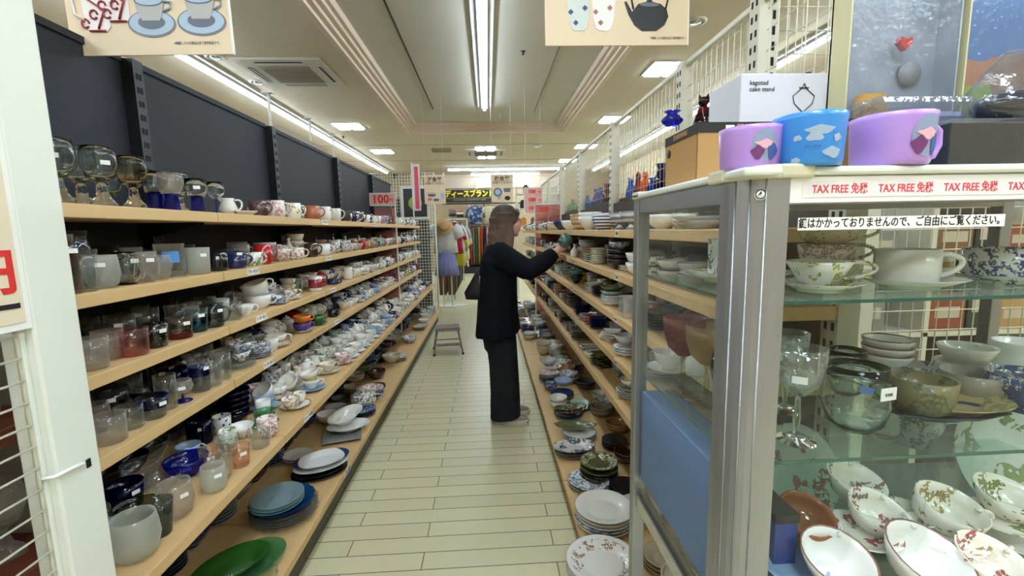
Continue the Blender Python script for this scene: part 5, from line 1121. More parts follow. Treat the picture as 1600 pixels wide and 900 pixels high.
text('lettering', 'STARWARS', .0125, Matrix.Translation((.102, -.0016, h_ - .009)) @ FRONT, M_KRAFT, t, .0002, bold=.0004); text('lettering', 'STARWARS', .0125, Matrix.Translation((-.0016, .075, h_ - .009)) @ LEFTW, M_KRAFT, t, .0002, bold=.0004)
MB().box(.05, -.0016, h_ - .0165, .066, -.001, h_ - .0055).build('price_sticker', M_STICKER, t)
MB().lathe([(0, 0), (.009, 0), (.009, .0005), (0, .0005)], 20).xf(Matrix.Translation((-.0006, .13, .07)) @ Matrix.Rotation(-PI / 2, 4, 'Y')).build('round_seal', M_KBLK, t)
p_ = t.matrix_world
mg = empty('boxed_mug', (.385 + .062, .82 + .042, 1.5070), (0, 0, -.2), label='white mug with black print inside the kraft carton window', cat='mug')
MB().lathe(wall_prof([(.030, 0), (.032, .004), (.034, .075)], .003, .004), 24).build('body', CER['white'], mg); on_cyl(.033, -PI / 2 + .1, .042, blob(.011, .024, w=.12)).build('dark_print', M_INK, mg)
# second black lid carton behind
t = empty('mug_carton', (.560, .80, 1.5008), (0, 0, 0), label='second black-lidded mug carton behind the lilac and blue mugs', cat='box')
MB().box(0, 0, 0, .13, .12, .085).build('carton_body', M_KRAFT, t); MB().box(-.001, -.001, .085, .131, .121, .105).build('carton_lid', M_KBLK, t); text('lettering', 'STARWARS', .0125, TR(.03, -.0016, .095), M_KRAFT, t, .0002, bold=.0004)
# white cake stand box
t = empty('cake_stand_box', (.50, .93, 1.5008), (0, 0, 0), label='white cake stand carton with a thin line drawing beside the cream post', cat='box')
M_BOXW = plain('carton_white', (214, 216, 226), .6)
MB().box(.022, 0, 0, .205, .13, .225).build('carton_body', M_BOXW, t, bevel=.002)
text('lettering', 'kagotad\ncake stand', .0125, Matrix.Translation((.04, -.0008, .2)) @ FRONT, M_INK, t, .0002, align='LEFT')
ic = MB()
ic.tube([(.155, -.001, .205), (.15, -.001, .195), (.132, -.001, .180), (.136, -.001, .165), (.155, -.001, .148), (.155, -.001, .12)], .0008, 6).tube([(.155, -.001, .205), (.16, -.001, .195), (.178, -.001, .180), (.174, -.001, .165), (.155, -.001, .148)], .0008, 6).tube([(.145, -.001, .196), (.165, -.001, .196)], .0012, 6)
ic.build('line_drawing', M_INK, t)
# clear-front toy boxes, their contents left out
def toy_box(x0, w, y, d, h, back, label, rz=0):
    t = empty('toy_box', (x0, y, 1.5008), (0, 0, rz), label=label, cat='box')
    MB().box(0, d - .004, 0, w, d, h).build('back_card', back, t)
    MB().box(0, 0, 0, .003, d, h).box(0, 0, 0, w, d, .004).build('side_card', plain('toy_card_cream', (206, 202, 160), .5), t); MB().box(w - .003, 0, .004, w, d, h).build('side_card', back, t)
    MB().box(.003, 0, .004, w - .003, .001, h).build('clear_window', glass('film', (246, 248, 250), .35, lo=.03, rough=.08, refr=0, frost=.04, wob=.8), t)
    return t
q = NT('toy_backdrop'); v = q.coord(); nz = q.new('ShaderNodeTexNoise'); nz.inputs['Scale'].default_value = 9; q.link(v, nz.inputs[0])
q.link(q.mix(nz.outputs[0], lin((112, 128, 150)), lin((196, 204, 214))), q.b.inputs['Base Color']); M_TB = q.m
q = NT('toy_backdrop_orange'); v = q.coord(); nz = q.new('ShaderNodeTexNoise'); nz.inputs['Scale'].default_value = 6; q.link(v, nz.inputs[0])
z_ = q.sep(v)[2]; k_ = q.math('GREATER_THAN', q.math('ADD', z_, q.math('MULTIPLY', nz.outputs[0], .1)), .30); q.link(q.mix(k_, q.mix(nz.outputs[0], lin((196, 116, 62)), lin((170, 130, 120))), lin((70, 120, 180))), q.b.inputs['Base Color']); M_TB2 = q.m
M_TRAY = plain('tray_slate', (92, 106, 136), .35, coat=.3)
t = toy_box(.705, .225, .88, .05, .42, M_TB, 'clear-front toy box with grey-blue backdrop above the large lilac mug')
MB().box(.01, .008, .004, .205, .044, .075).build('inner_tray', M_TRAY, t, bevel=.006); MB().lathe([(0, 0), (.024, 0), (.024, .004), (0, .004)], 24).xf(Matrix.Translation((.165, .042, .22)) @ Matrix.Rotation(PI / 2, 4, 'X')).build('grey_disc', plain('disc_grey', (150, 152, 158), .5), t)
MB().poly([(0, -.014), (.015, .002), (.010, .012), (0, .008), (-.010, .012), (-.015, .002)], .012, 'y', 0).xf(Matrix.Translation((.135, .02, .272))).build('red_gem', plain('gem_red', (214, 30, 34), .15, coat=1), t)
q_ = MB().loft([(.075, .026, .08, .034, .016), (.075, .026, .12, .030, .014), (.075, .026, .15, .036, .017), (.075, .026, .175, .028, .014)], 24, wob=lambda t, u: 1 + .05 * math.sin(7 * t)); q_.build('ochre_cloth', plain('ochre_satin', (216, 156, 52), .4), t)
t = toy_box(.945, .30, .88, .06, .42, M_TB2, 'clear-front toy box with orange and blue backdrop at the right edge')
MB().box(.01, .008, .004, .28, .054, .08).build('inner_tray', plain('tray_blue', (50, 96, 140), .35), t, bevel=.006); MB().loft([(.06, .03, .10, .03, .02), (.06, .03, .15, .036, .02), (.06, .03, .19, .026, .016)], 20).build('green_cloth', plain('lime_cloth', (150, 176, 60), .6), t)
MB().ball((.07, .03, .09), .03, .02, .02).build('red_piece', plain('toy_red', (200, 60, 66), .4), t)
# clear plastic case and bagged items in front of the toy boxes
t = empty('clear_case', (.655, .735, 1.5008), label='crinkled clear plastic case holding a slate tray behind the lilac mug', cat='plastic case')
MB().box(-.01, 0, .0, .17, .08, .128).build('clear_shell', glass('crinkle_film', (222, 230, 240), .5, lo=.1, rough=.12, refr=0, frost=.04, wob=.8), t, bevel=.012); MB().box(0, .01, .002, .16, .07, .105).build('slate_insert', M_TRAY, t, bevel=.01)
t = empty('black_gift_box', (.80, .70, 1.5008), label='black gift box in clear film at the right end of the showcase top', cat='box')
MB().box(-.06, 0, 0, .2, .12, .075).build('box_body', plain('gift_black', (22, 28, 30), .4), t, bevel=.002); MB().box(-.062, -.002, 0, .202, .122, .08).build('film_wrap', glass('film2', (240, 244, 246), .4, lo=.06, rough=.1, refr=0, frost=.04, wob=.8), t)
t = empty('bagged_ornament', (.90, .69, 1.581), label='dark glossy ornament in a crinkled clear bag on the black gift box', cat='ornament')
MB().ball((0, .06, .03), .06, .05, .028, 20, 12).build('ornament', plain('gloss_navy', (22, 22, 46), .08, coat=1), t)
fm = MB().loft([(0, .06, 0, .075, .056), (0, .06, .03, .085, .058), (0, .06, .08, .06, .04), (.01, .06, .12, .03, .02)], 20, wob=lambda t, u: 1 + .06 * math.sin(5 * t + 6 * u)); fm.build('clear_bag', MATS['crinkle_film'], t)
# clear film bag drawn over the first toy box, catching the strip lights

# ---------------------------------------------------------------- hanging signs
M_SIGN = plain('sign_beige', (226, 206, 176), .5)
def hang_cords(t, xs, z0, z1):
    for x in xs: MB().tube([(x, 0, z0), (x, 0, z1)], .0012, 5).build('cord', M_WHITE, t)
def flat(pts, M, th=.0006):
    return MB().poly(pts, th, 'y', 0).xf(M)
def ell(rx, ry, n=32, cx=0, cy=0): return [(cx + rx * math.cos(2 * PI * i / n), cy + ry * math.sin(2 * PI * i / n)) for i in range(n)]
MI = {k: plain('print_' + k, c_, .5) for k, c_ in dict(white=(236, 232, 232), maroon=(150, 36, 52), sky=(168, 190, 214), grey=(120, 122, 132), ltgrey=(176, 176, 174), paper=(226, 206, 176), navy=(52, 64, 120), black=(34, 36, 42), celadon=(206, 214, 210), rust=(160, 110, 90), brown=(92, 74, 54), tan=(206, 186, 150), pink=(214, 110, 130), steel=(96, 104, 120), olive=(196, 196, 120)).items()}
def P(t, name, pts, x, z, layer, m, rot=0):
    return flat(pts, Matrix.Translation((x, -.004 - .0008 * layer, z)) @ Matrix.Rotation(-rot, 4, 'Y')).build(name, MI[m], t)
sgl = at(365, 82, y=1.68)
a = at(115, 88, y=1.68); w_ = sgl.x - a.x
t = empty('hanging_sign', (a.x, 1.68, a.z), (0, -.012, 0), label='beige hanging sign at upper left printed with cups and saucers', cat='sign')
MB().box(-.0, -.003, 0, w_, .003, .38).build('board', M_SIGN, t); MB().box(w_ - .001, -.004, -.001, w_ + .004, .004, .38).build('edge_strip', M_WHITE, t); hang_cords(t, (.05, w_ - .05), .38, H + .16 - a.z)
def cup_print(cx, cz, s):
    P(t, 'printed_saucer', ell(.082 * s, .046 * s), cx, cz - .004, 1, 'grey'); P(t, 'printed_saucer_well', ell(.076 * s, .041 * s), cx, cz - .002, 2, 'sky'); P(t, 'printed_saucer_ring', ell(.046 * s, .023 * s), cx, cz + .000, 3, 'steel')
    P(t, 'printed_cup', [(-.05 * s, .06 * s), (.05 * s, .06 * s), (.042 * s, .02 * s), (.03 * s, -.008 * s), (-.03 * s, -.008 * s), (-.042 * s, .02 * s)], cx, cz + .012, 4, 'ltgrey'); P(t, 'printed_cup_rim', ell(.051 * s, .021 * s), cx, cz + .073 * s, 5, 'steel'); P(t, 'printed_cup_inside', ell(.046 * s, .0175 * s), cx, cz + .073 * s, 6, 'sky')
    MB().tube([(cx + .045 * s, -.008, cz + .07 * s), (cx + .075 * s, -.008, cz + .066 * s), (cx + .07 * s, -.008, cz + .048 * s), (cx + .045 * s, -.008, cz + .035 * s)], .004 * s, 6).build('printed_handle', MI['sky'], t)
cup_print(.272, .103, .95); cup_print(.435, .108, .98)
for mx, mz, ss in ((.095, .09, 1), (.165, .12, .9)):
    P(t, 'printed_mug', [(-.045 * ss, .12), (.045 * ss, .12), (.042 * ss, .0), (.03 * ss, -.015), (-.024 * ss, -.015), (-.036 * ss, .0)], mx, mz, 1 if ss < 1 else 2, 'white')
    for k in range(3):
        MB().tube([(mx + (-.035 + .03 * k) * ss + .012 * math.cos(u * .7), -.008, mz + .01 + .028 * k + .014 * math.sin(u * .7)) for u in range(9)], .003, 5).build('printed_scroll', MI['maroon'], t)
    MB().tube([(mx - .04 * ss, -.008, mz + .1), (mx + .03 * ss, -.008, mz + .05), (mx + .005, -.008, mz - .008)], .0035, 5).build('printed_band', MI['maroon'], t); MB().tube([(mx - .025, -.008, mz - .013), (mx + .028, -.008, mz - .013)], .003, 5).build('printed_band', MI['maroon'], t)
MB().tube([(.05, -.007, .19), (.025, -.007, .18), (.03, -.007, .13), (.058, -.007, .11)], .004, 6).build('printed_handle', MI['white'], t)
text('lettering', '※掲載している商品は全て参考商品です。', .0105, TR(.415, -.0045, .036), MI['black'], t, .0002, sx=.8)
a = at(852, 72, y=1.89); b = at(1074, 69, y=1.89); w_ = b.x - a.x
t = empty('hanging_sign', (a.x, 1.89, a.z), (0, -.006, .0), label='beige hanging sign at upper centre printed with two cups and a black iron kettle', cat='sign')
MB().box(0, -.003, 0, w_, .003, .36).build('board', M_SIGN, t); MB().box(w_ - .001, -.004, -.001, w_ + .003, .004, .36).build('edge_strip', M_WHITE, t); hang_cords(t, (.05, w_ - .05), .36, H + .16 - a.z)
for cx, c_, r_ in ((.135, 'celadon', 0), (.235, 'white', 0)):
    P(t, 'printed_cup', [(-.046, .122), (.046, .122), (.042, .05), (.03, .01), (.018, 0), (-.018, 0), (-.03, .01), (-.042, .05)], cx, .055, 1, c_)
    for dx, dz in ((.025, .085), (-.012, .03), (-.032, .07)): P(t, 'printed_diamond', [(-.011, 0), (0, .011), (.011, 0), (0, -.011)], cx + dx, .055 + dz, 2, 'navy' if c_ == 'celadon' else 'rust')
P(t, 'printed_kettle', [(-.07, .06), (-.092, .098), (-.102, .098), (-.085, .05), (-.06, .01), (-.03, -.012), (.03, -.012), (.062, .01), (.078, .042), (.07, .07), (.045, .09), (.012, .098), (.008, .112), (-.008, .112), (-.012, .098), (-.045, .09)], .42, .065, 1, 'black')
P(t, 'printed_kettle_lid', ell(.04, .008), .42, .152, 2, 'steel')
MB().tube([(.355, -.006, .135), (.345, -.006, .18), (.37, -.006, .225), (.42, -.006, .245), (.47, -.006, .225), (.497, -.006, .18), (.485, -.006, .135)], .0035, 6).build('printed_kettle_handle', MI['black'], t)
text('lettering', '※掲載している商品は全て参考商品です。', .0105, TR(.50, -.0045, .026), MI['black'], t, .0002, sx=.75)
# far hanging signs
def far_sign(px0, px1, py0, py1, y, head, label):
    a = at(px0, py1, y=y); b = at(px1, py0, y=y); w = b.x - a.x; h = b.z - a.z
    t = empty('hanging_sign', (a.x, y, a.z), label=label, cat='sign')
    MB().box(0, -.003, 0, w, .003, h).build('board', M_SIGN, t); hang_cords(t, (.02, w - .02), h, H + .16 - a.z)
    for x in (.02, w - .02): MB().box(x - .008, -.006, h - .01, x + .008, .006, h + .03).build('clip', M_WHITE, t)
    text('lettering', head, w * .24, TR(w / 2, -.0045, h * .83), MI['brown'], t, .0003, bold=.002); text('lettering', 'お取りください', w * .125, TR(w / 2, -.0045, h * .70), MI['brown'], t, .0003, bold=.001)
    return t, w, h
t, w, h = far_sign(664, 695, 273, 319, 7.2, '洋食器', 'far beige hanging sign for western tableware, left of the black banner')
P(t, 'printed_tray', ell(w * .26, h * .04), w * .3, h * .36, 1, 'tan'); P(t, 'printed_dish', ell(w * .2, h * .05), w * .35, h * .3, 2, 'steel'); P(t, 'printed_jug', [(-.03, 0), (.03, 0), (.022, .1), (-.022, .1)], w * .84, h * .16, 1, 'sky'); P(t, 'printed_cup', ell(w * .12, h * .05), w * .25, h * .16, 3, 'pink'); P(t, 'printed_cup', ell(w * .14, h * .05), w * .55, h * .14, 3, 'steel')
t, w, h = far_sign(768, 801, 272, 316, 7.2, '和食器', 'far beige hanging sign for Japanese tableware above the shopper')
P(t, 'printed_plate', ell(w * .2, w * .2), w * .3, h * .36, 1, 'steel'); P(t, 'printed_plate_well', ell(w * .13, w * .13), w * .3, h * .36, 2, 'sky'); P(t, 'printed_bowl', [(-.06, .06), (.06, .06), (.045, 0), (-.045, 0)], w * .73, h * .36, 1, 'steel'); P(t, 'printed_cup', [(-.03, .05), (.03, .05), (.022, 0), (-.022, 0)], w * .35, h * .1, 1, 'ltgrey'); P(t, 'printed_kettle', ell(w * .13, w * .1), w * .74, h * .14, 1, 'black')
# black banner
a = at(695, 315.5, y=YF - .14); b = at(772, 296, y=YF - .14); w = b.x - a.x + .6; h = b.z - a.z
t = empty('banner', (a.x - .3, YF - .14, a.z), label='black banner with yellow Japanese lettering on the back wall', cat='banner')
M_YEL = plain('banner_yellow', (236, 216, 60), .6)
MB().box(0, 0, 0, w, .02, h).build('board', plain('banner_black', (34, 32, 24), .6), t); MB().box(0, -.002, h * .27, w, .0, h * .31).build('gold_line', plain('banner_gold', (150, 136, 80), .6), t)
text('lettering', 'レディースブランド', h * .62, TR(w * .5 - .1, -.003, h * .64), M_YEL, t, .001, bold=.012, sx=(w - .4) / (h * .62 * 9.0)); text('lettering', 'LADIES BRAND  LADIES BRAND  LADIES', h * .16, TR(w / 2, -.003, h * .14), MI['ltgrey'], t, .001)
# red 100 yen signs
def yen(name, x0, x1, z0, z1, y, n, label, bg, legs=None, rot=0, fg=None):
    t = empty(name, (x0, y, z0), (0, 0, rot), label=label, cat='sign'); w = x1 - x0; h = z1 - z0
    MB().box(0, -.003, 0, w, .003, h).build('board', plain('sign_pink', bg, .5), t); MB().box(-.012, -.006, -.012, w + .012, -.0035 + .006, 0).box(-.012, -.006, h, w + .012, .003, h + .012).box(-.012, -.006, 0, 0, .003, h).box(w, -.006, 0, w + .012, .003, h).build('frame', M_WHITEMETAL, t)
    for j in range(n):
        zc = h * (n - j - .5) / n + (h * .03 if n > 1 else 0)
        text('lettering', '100', min(h / n * (.62 if n > 1 else 1.05), w * .52), TR(w * .42, -.0045, zc), fg or M_RED, t, .0004, bold=.003); text('lettering', '円', min(h / n * .32, w * .26), TR(w * .86, -.0045, zc - h / n * .08), fg or M_RED, t, .0004, bold=.001)
        if n > 1: text('lettering', 'コーナー', h / n * .2, TR(w * .74, -.0045, zc - h / n * .40), M_INK, t, .0004)
    if legs: hang_cords(t, (.02, w - .02), h, legs)
    return t
a = at(820, 333, y=6.5); b = at(847, 294, y=6.5)
yen('price_poster', a.x, b.x, a.z, b.z, 6.5, 3, 'pink poster with three red 100 yen lines above the right rack', (232, 178, 170), legs=H + .16 - a.z)
a = at(585, 330, y=5.30); b = at(622, 312, y=5.30)
yen('price_sign', -1.34, -1.06, 1.735, 1.86, 5.32, 1, 'grey-pink 100 yen sign standing on top of the left rack', (206, 178, 172))
# translucent red dividers
M_REDAC = glass('red_acrylic', (240, 196, 190), .3, frost=.2, refr=0, wob=0)
t = empty('divider_panel', (-1.07, 5.335, .4), label='clear red divider panel across the left rack under the 100 yen sign', cat='divider'); MB().box(-.26, 0, 0, .0, .004, 1.30).build('acrylic_sheet', M_REDAC, t); MB().box(0, -.006, -.35, .014, .012, 1.34).build('white_edge', M_WHITEMETAL, t)
t = empty('divider_panel', (.60, 5.78, .35), label='clear red divider panel with white frame across the right rack', cat='divider'); MB().box(.014, 0, 0, .33, .004, 1.38).build('acrylic_sheet', M_REDAC, t); MB().box(0, -.006, -.2, .014, .012, 1.40).box(0, -.006, 1.38, .33, .012, 1.40).build('white_edge', M_WHITEMETAL, t)
for j in range(3): text('lettering', '100', .085, TR(.13, -.003, 1.32 - j * .26), M_RED, t, .0003, bold=.003)
# ---------------------------------------------------------------- far end: wire grid, mannequin, clothes
wire_panel('wire_grid', (-2.0, 7.62, .017), (1.13, 0, 0), (0, 0, 2.36), 24, 46, .0035, M_WHITEMETAL, 'white wire grid panel standing behind the end of the left rack', 'wire grid', .016)
tag(MB().box(0, 0, 0, .95, .4, 2.0).build('dark_backboard', plain('backboard_dark', (74, 70, 62), .8), None, (-2.0, 7.9, 0), bevel=.004), 'added dark cabinet behind the wire grid at the far left', 'backboard')  # plain box added so the grid openings look dark
t = empty('picture_frame', (-1.42, 7.594, 1.62), label='white framed picture of a yellow-green disc hanging on the wire grid', cat='picture')
MB().box(0, 0, 0, .47, .02, .045).box(0, 0, .505, .47, .02, .55).box(0, 0, .045, .045, .02, .505).box(.425, 0, .045, .47, .02, .505).build('frame', M_WHITE, t); MB().box(.045, .008, .045, .425, .02, .505).build('picture', plain('picture_dark', (58, 60, 66), .5), t)
flat(ell(.11, .11), Matrix.Translation((.235, .007, .27))).build('green_disc', plain('disc_green', (176, 186, 96), .5), t)
t = empty('pole_sign', (-1.15, 7.25, 1.75), label='narrow pink and white banner standing beside the far left sign', cat='banner'); MB().box(0, 0, 0, .11, .004, .72).build('sheet', plain('banner_white', (230, 210, 212), .6), t); MB().box(.025, -.002, .03, .085, .0, .68).build('pink_band', plain('banner_pink', (220, 90, 110), .6), t)
MB().box(-.02, -.006, -1.75, 0, .014, .74).build('pole', M_WHITEMETAL, t)
# far row of shelving seen over the left panels: box with white rods
a = at(452, 240, y=4.6)
tag(MB().box(-.35, 0, 0, .0, 1.3, .14).build('long_carton', M_CARD, None, (-2.02, 4.7, 2.35), bevel=.003), 'long grey carton lying on the row behind the charcoal panels', 'box')
t = empty('rear_rack', (-2.3, 2.0, 0), label='white topped shelving row standing behind the charcoal panels', cat='shelving unit'); MB().box(-.3, 0, 2.29, .3, 5.0, 2.35).build('top_board', M_WHITEMETAL, t); MB().box(-.3, 0, 0, .3, 5.0, 2.29).build('body', plain('rear_body', (150, 144, 130), .7), t)
for px, y in ((442, 4.6), (514, 5.6), (557, 6.4)):
    a = at(px, 230, y=y); tag(MB().tube([(0, 0, 2.35), (0, 0, 2.78)], .012, 10).box(-.05, -.03, 2.76, .05, .03, 2.78).build('rail_post', M_WHITEMETAL, None, (min(max(a.x, -2.55), -2.06), y, 0)), {442: 'nearest', 514: 'middle', 557: 'farthest'}[px] + ' white rod standing on the row behind the charcoal panels', 'rod')

def garment(name, x, y, z, w, h, mat, label, rz=0, kind='shirt', cat='garment', group=None, dep=.05, sl=.28):
    t = empty(name, (x, y, z), (0, 0, rz), label=label, cat=cat, group=group)
    wob = lambda t_, u: 1 + .07 * u * math.sin(9 * t_ + 3 * u)
    b = MB()
    if kind == 'skirt': b.loft([(0, 0, 0, w * .5, dep * 1.6), (0, 0, h * .5, w * .42, dep * 1.3), (0, 0, h * .92, w * .33, dep), (0, 0, h, w * .31, dep)], 48, wob=lambda t_, u: 1 + .07 * (1 - u) * math.sin(14 * t_))
    else:
        b.loft([(0, 0, 0, w * .5, dep), (0, 0, h * .4, w * .46, dep), (0, 0, h * .75, w * .45, dep), (0, 0, h * .92, w * .40, dep * .8), (0, 0, h, w * .16, dep * .5)], 36, wob=lambda t_, u: 1 + .06 * (1 - u) * math.sin(8 * t_))
        for s in (-1, 1): b.tube([(s * w * .36, 0, h * .90), (s * w * .50, 0, h * .78), (s * w * (.5 + sl * .35), 0, h * (.86 - sl))], [dep * 1.1, dep * 1.15, dep * 1.1], 10)
    b.build('cloth', mat, t)
    if kind != 'skirt' and name != 'white_tee': MB().tube([(-w * .3, 0, h * .93), (0, 0, h + .03), (w * .3, 0, h * .93)], .006, 6).tube([(0, 0, h + .02), (0, 0, h + .08), (.02, 0, h + .10)], .003, 6).build('hanger', M_BLACKMETAL, t)
    return t
cl = lambda n, c_: plain('cloth_' + n, c_, .9, vary=.25, vscale=9)
# mannequin
my = 8.4
t = empty('display_stand', (-.80, my, 0), label='white pole clothes stand wearing the white tee and lilac skirt', cat='mannequin')
MB().tube([(-.06, 0, .03), (-.06, 0, 1.5)], .012, 8).build('pole', M_WHITEMETAL, t); MB().tube([(.10, 0, .03), (.10, 0, 1.45)], .012, 8).build('pole', M_WHITEMETAL, t)
MB().box(-.16, -.14, 0, .18, .14, .03).build('base_plate', M_WHITEMETAL, t); MB().tube([(-.24, 0, 1.47), (0, 0, 1.56), (.24, 0, 1.47)], .014, 8).build('shoulder_bar', M_WHITEMETAL, t)
garment('white_tee', -.785, my, 1.02, .44, .53, cl('white', (226, 228, 226)), 'white short-sleeved tee on the stand above the lilac skirt', dep=.09, sl=.34, cat='shirt')
garment('lilac_skirt', -.775, my, .60, .44, .46, cl('lilac', (150, 152, 206)), 'pleated lilac skirt hanging on the clothes stand', kind='skirt', dep=.1, cat='skirt')
t = empty('straw_hat', (-.79, my - .14, 1.50), (1.15, 0, 0), label='straw hat with dark band hung on the front of the stand', cat='hat')
MS = plain('straw', (206, 168, 116), .8, bump=.6, bscale=300)
MB().lathe([(0, .10), (.06, .098), (.085, .08), (.09, .02), (.095, .005), (.155, -.002), (.155, -.008), (.09, 0), (.085, 0), (.08, .078), (0, .094)], 36).build('straw_body', MS, t); MB().lathe([(.089, .004), (.093, .006), (.0905, .03), (.087, .03)], 36).build('hat_band', plain('hat_band', (110, 82, 56), .7), t)
# left clothes rail, garments seen edge-on
t = empty('clothes_rail', (-.72, 9.3, 0), label='chrome clothes rail running along the left of the clothing aisle', cat='clothes rail')
MB().tube([(0, 0, 1.62), (0, 3.6, 1.62)], .014, 8).build('rail', M_CHROME, t); MB().tube([(-.14, -.15, .90), (-.14, 3.6, .90)], .014, 8).tube([(-.14, 0, .9), (0, 0, .9)], .012, 6).build('lower_rail', M_CHROME, t)
for y in (0, 3.6): MB().tube([(0, y, 0), (0, y, 1.64)], .014, 8).build('leg', M_CHROME, t)
sh = [('red', (186, 24, 72)), ('dark', (40, 44, 54)), ('white', (216, 218, 218)), ('pale blue', (180, 190, 206)), ('yellow', (214, 206, 60)), ('white', (216, 218, 218)), ('black', (24, 24, 28)), ('grey', (120, 124, 124)), ('green', (90, 110, 90)), ('white', (216, 218, 218))]
for i in range(20):
    n, c_ = sh[i % 10]
    garment('hanging_shirt', -.74 + rnd.uniform(-.02, .02), 9.42 + i * .165, (.95 if i % 5 != 4 else .65), .44, .62 if i % 5 != 4 else .9, cl(n, c_), '%s shirt, %s from the near end of the left clothes rail' % (n, ['first', 'second', 'third', 'fourth', 'fifth', 'sixth', 'seventh', 'eighth', 'ninth', 'tenth', 'eleventh', 'twelfth', 'thirteenth', 'fourteenth', 'fifteenth', 'sixteenth', 'seventeenth', 'eighteenth', 'nineteenth', 'twentieth'][i]), rz=rnd.uniform(-.25, .25), cat='shirt', dep=.035, sl=.4, group='shirts on the left clothes rail')
tr = [('brown', (110, 80, 60)), ('black', (26, 26, 30)), ('grey', (96, 98, 92)), ('green', (80, 88, 60)), ('black', (26, 26, 30)), ('navy', (40, 46, 70))]
for i in range(12):
    n, c_ = tr[i % 6]; x = -.86
    t = empty('hanging_trousers', (x, 9.2 + i * .26, .12), label='%s trousers hanging low, number %s along the left rail' % (n, ['one', 'two', 'three', 'four', 'five', 'six', 'seven', 'eight', 'nine', 'ten', 'eleven', 'twelve'][i]), cat='trousers', group='trousers under the left clothes rail')
    b = MB()
    for s in (-1, 1): b.loft([(s * .09, 0, 0, .07, .03), (s * .085, 0, .4, .085, .035), (s * .06, 0, .78, .095, .035)], 16)
    b.build('cloth', cl(n, c_), t)
# back wall: cubby with folded clothes, tie-dye shirt, rails of dresses
bw = YF - .3
t = empty('wall_rail', (0, bw, 0), label='upper dark clothes rail on the back wall under the banner', cat='clothes rail')
a = at(692, 319, y=bw); b_ = at(800, 319, y=bw)
MB().tube([(a.x, 0, a.z), (b_.x + .3, 0, a.z)], .018, 8).build('rail', M_BLACKMETAL, t)
for px in (733, 756): q0 = at(px, 319, y=bw); MB().box(q0.x - .015, .02, .1, q0.x + .015, .05, q0.z + .05).build('leg', M_WHITEMETAL if px == 733 else M_BLACKMETAL, t)
a = at(733, 353, y=bw); b_ = at(772, 353, y=bw)
t = empty('wall_rail', (0, bw, 0), label='lower chrome clothes rail on the back wall holding long dresses', cat='clothes rail'); MB().tube([(a.x, 0, a.z), (b_.x + .4, 0, a.z)], .02, 8).build('rail', M_CHROME, t)
for x in (a.x, b_.x + .3): MB().tube([(x, 0, 0), (x, 0, a.z)], .015, 8).build('leg', M_CHROME, t)
zr = a.z
q = NT('tie_dye'); v = q.coord(); nz = q.new('ShaderNodeTexNoise'); nz.inputs['Scale'].default_value = 9; nz.inputs['Detail'].default_value = 5; q.link(v, nz.inputs[0])
q.link(q.mix(q.math('GREATER_THAN', nz.outputs[0], .55), lin((48, 66, 108)), lin((150, 168, 196))), q.b.inputs['Base Color']); q.b.inputs['Roughness'].default_value = .9
p0 = at(743.5, 350, y=bw - .05); p1 = at(743.5, 322, y=bw - .05)
garment('hanging_shirt', p0.x, bw - .06, p0.z, .42, p1.z - p0.z, q.m, 'blue tie-dyed jacket hanging alone on the back wall', cat='shirt', dep=.06, sl=.5)
p0 = at(764, 350, y=bw - .05); garment('hanging_shirt', p0.x, bw - .06, p0.z, .36, p1.z - p0.z, cl('khaki', (190, 180, 150)), 'khaki jacket hanging right of the tie-dyed one', cat='shirt', dep=.06, sl=.5)
for i, (n, c_, c2) in enumerate([('orange-red', (176, 70, 40), 0), ('rust', (150, 60, 36), 0), ('grey-brown', (110, 104, 92), 0), ('dark grey', (80, 80, 78), 0), ('mustard', (170, 140, 60), 0), ('red-orange', (190, 64, 44), 0), ('black', (30, 30, 34), 0), ('dusty pink', (180, 130, 124), 0), ('deep red', (120, 40, 44), 0), ('pale pink', (196, 160, 150), 0)]):
    px = 733 + i * 4.2; p0 = at(px, 410, y=bw); b = MB().loft([(0, 0, .28, .05, .2), (0, 0, .9, .048, .19), (0, 0, zr - .1, .045, .17), (0, 0, zr - .02, .012, .05)], 20, wob=lambda t_, u: 1 + .09 * math.sin(6 * t_ + i))
    o = b.build('hanging_dress', cl(n, c_), None, (p0.x, bw, 0)); tag(o, 'long %s dress on the lower back wall rail' % n, 'dress', 'dresses on the back wall rail')
tag(MB().box(-.8, -.3, 0, 1.4, .2, .22).build('floor_plinth', M_BLACKMETAL, None, (at(740, 410, y=bw).x + .4, bw, 0)), 'low black plinth under the long dresses', 'plinth')
for i, (px, py, n, c_) in enumerate([(707, 330, 'pink', (190, 130, 140)), (707, 334, 'grey', (110, 110, 120)), (707, 338, 'dark', (60, 60, 70)), (719, 331, 'rose', (200, 140, 140)), (719, 335, 'white', (214, 210, 206)), (719, 339, 'black', (44, 44, 48))]):
    p0 = at(px, py, y=bw - .1); tag(MB().box(-.11, -.15, 0, .11, .15, .07).build('folded_clothes', cl(n, c_), None, p0, bevel=.02), '%s folded garment, stack %s on the back wall cubby' % (n, 'left' if px == 707 else 'right'), 'folded clothes', 'folded clothes on the cubby')
a = at(701, 342, y=bw - .1); tag(MB().box(-.1, -.18, -.03, .62, .18, 0).box(-.1, -.18, -a.z, -.07, .18, 0).box(.59, -.18, -a.z, .62, .18, 0).build('cubby_shelf', M_WHITEMETAL, None, (a.x, bw - .1, a.z)), 'white cubby shelf with folded clothes at the back wall', 'shelf')
